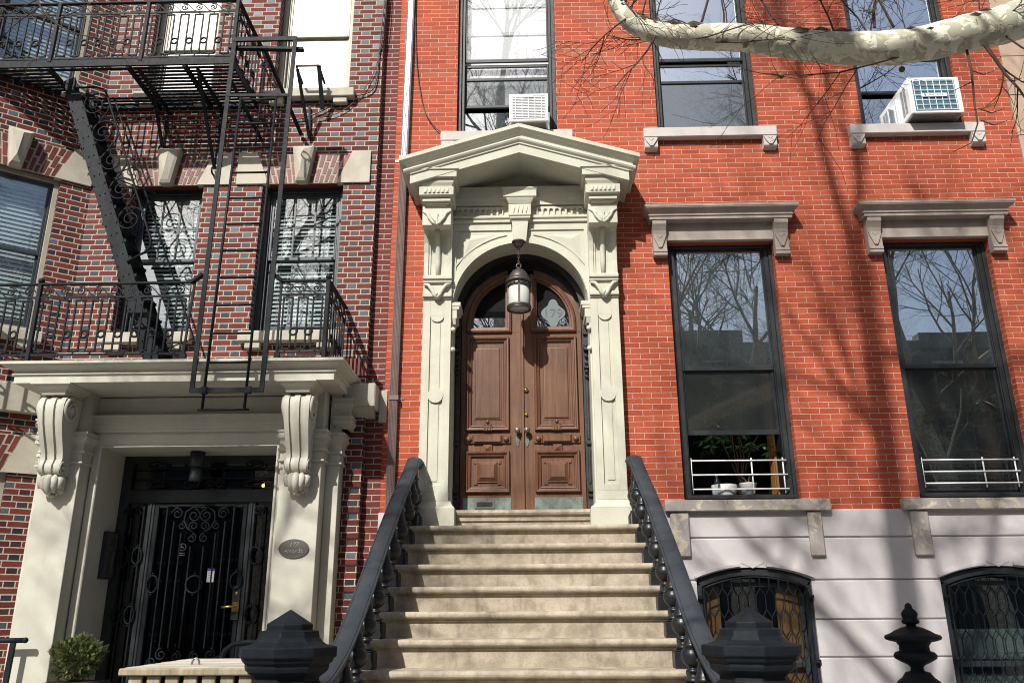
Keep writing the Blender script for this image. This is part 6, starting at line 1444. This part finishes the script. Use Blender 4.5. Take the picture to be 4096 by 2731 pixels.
for (px, pz, dx, dz, L_, r_) in ((2.05, 4.33, -.9, -.12, .75, .006), (1.35, 4.40, .9, -.15, .6, .005), (1.05, 4.43, .8, -.25, .55, .005), (2.45, 4.38, .25, -1, .42, .011), (.75, 4.47, -.5, -.6, .42, .006), (.62, 4.6, -.8, -.5, .4, .006), (.9, 4.44, .9, .1, .5, .005), (1.9, 4.50, .25, .9, .5, .008), (2.0, 4.5, -.3, .9, .5, .008), (1.0, 4.56, .2, .9, .5, .008), (1.4, 4.53, -.4, .9, .5, .007), (2.55, 4.45, .5, -.8, .5, .006)):
    twig(q, Vector((px, -5.03, pz)), Vector((dx, -.05, dz)), r_, L_, 2, rg, 4, .04)
q.tube([(2.37, -5, 4.42), (2.375, -5, 4.25), (2.355, -5.0, 4.05), (2.35, -5.0, 3.93), (2.30, -5, 3.82), (2.20, -5, 3.77)], [.006, .0058, .0052, .004, .003, .0015], 6)
for z_, s_ in ((4.25, 1), (4.18, -1), (4.02, 1), (3.95, 1)): q.tube([(2.37, -5, z_), (2.37+s_*.06, -5, z_-.03), (2.37+s_*.13, -5.0, z_-.035+.03*s_)], [.004, .003, .0015], 4)
q.build('twig', M['dark_bark'], LT)
q = MB()                                                            # loose bark scales along the top of the limb
for i in range(70):
    k = rg.randrange(16, len(LP)-22); p = LP[k]; a = rg.uniform(.3, 2.4); c = p + Vector((rg.uniform(-.02, .02), -math.cos(a)*LR[k]*.0-abs(math.cos(a))*LR[k]*.5, math.sin(a)*LR[k]*.96)); s_ = rg.uniform(.008, .026) if i % 5 else rg.uniform(.03, .05)
    if math.sin(a) < .8: c = p + Vector((0, -LR[k]*.98*math.cos(math.asin(min(1, math.sin(a)))), LR[k]*math.sin(a)))
    q.add([c+Vector((-s_*1.5, 0, -.003)), c+Vector((0, -.006, s_*.5)), c+Vector((s_*1.5, -.004, .002)), c+Vector((.2*s_, -.012, -s_*.5))], [(0, 1, 2, 3)])
q.build('bark_scale', M['loose_bark'], LT, kind='stuff')
q = MB()
for x_, z_ in ((1.40, 4.25), (2.03, 4.275)): 
    b = MB(); b.ball((x_, -4.98, z_), .016, 12); b.tube([(x_, -4.98, z_+.014), (x_+.01, -4.98, z_+.09)], .0012, 4); b.build('seed_ball', M['loose_bark'], LT)
for seed_, d_ in ((31, Vector((.6, -.5, 1.2))), (32, Vector((.3, .2, 1.5))), (33, Vector((1, -.3, .9)))):
    q = MB(); twig(q, Vector((5.4, -5.22, 7.6)), d_, .10, 3.2, 0, random.Random(seed_), 4); q.build('bough', M['dark_bark'], LT)
# shade trees behind the viewer
TA = plane_tree(-.75, -10.6, 'tall bare plane tree at the kerb opposite the stoop', 41, h=15.4, lean=(.12, 0), r=.17, maxl=4, L0=3.2, nl=7)
TC = plane_tree(-6.0, -9.9, 'bare plane tree at the kerb before the dark brick house', 42, h=8.5, lean=(-.2, .1), r=.27, maxl=4, L0=3.6, nl=4)
# its long drooping twig in front of the fire escape
q = MB(); rg = random.Random(77); limb(q, [(-6.1, -9.8, 7.2), (-5.2, -8.0, 7.4), (-3.9, -6.0, 6.6), (-3.05, -5.02, 5.6), (-2.72, -5.0, 5.02), (-2.58, -5.0, 4.74), (-2.40, -5.0, 4.60), (-2.15, -5.0, 4.53), (-1.86, -5, 4.44)], [.04, .03, .014, .0075, .006, .0048, .0036, .0025, .0012], 7, 5)
for x_, z_, dx, dz in ((-2.68, 4.95, -.8, .1), (-2.6, 4.78, -.5, -.9), (-2.55, 4.72, -.3, -1), (-2.5, 4.68, .8, .3), (-2.7, 4.98, .8, .35), (-2.62, 4.82, -.9, -.3), (-2.3, 4.57, .7, -.4), (-2.72, 5.02, .9, .1)): twig(q, Vector((x_, -5, z_)), Vector((dx, 0, dz)), .004, .28, 3, rg, 4, .02)
q.build('drooping_bough', M['dark_bark'], TC)
plane_tree(5.2, -12.5, 'bare plane tree standing in the street mirrored in the lower windows', 44, h=6.5, lean=(.3, 0), r=.30, maxl=5, L0=4.6, nl=5, cb='grey_bark')
plane_tree(11.5, -12.2, 'bare plane tree further along the kerb past the red house', 45, h=7, lean=(-1.6, 0), r=.30, maxl=5, L0=4.6, nl=5, cb='grey_bark')
plane_tree(1.4, -20.5, 'bare plane tree on the far pavement', 46, h=8, lean=(-.5, 0), r=.3, cb='grey_bark', maxl=4, L0=5.5, nl=7)
plane_tree(-8.5, -20.4, 'bare plane tree on the far pavement before the brick row', 47, h=8, lean=(.4, 0), r=.3, cb='grey_bark', maxl=4, L0=5.5, nl=7)
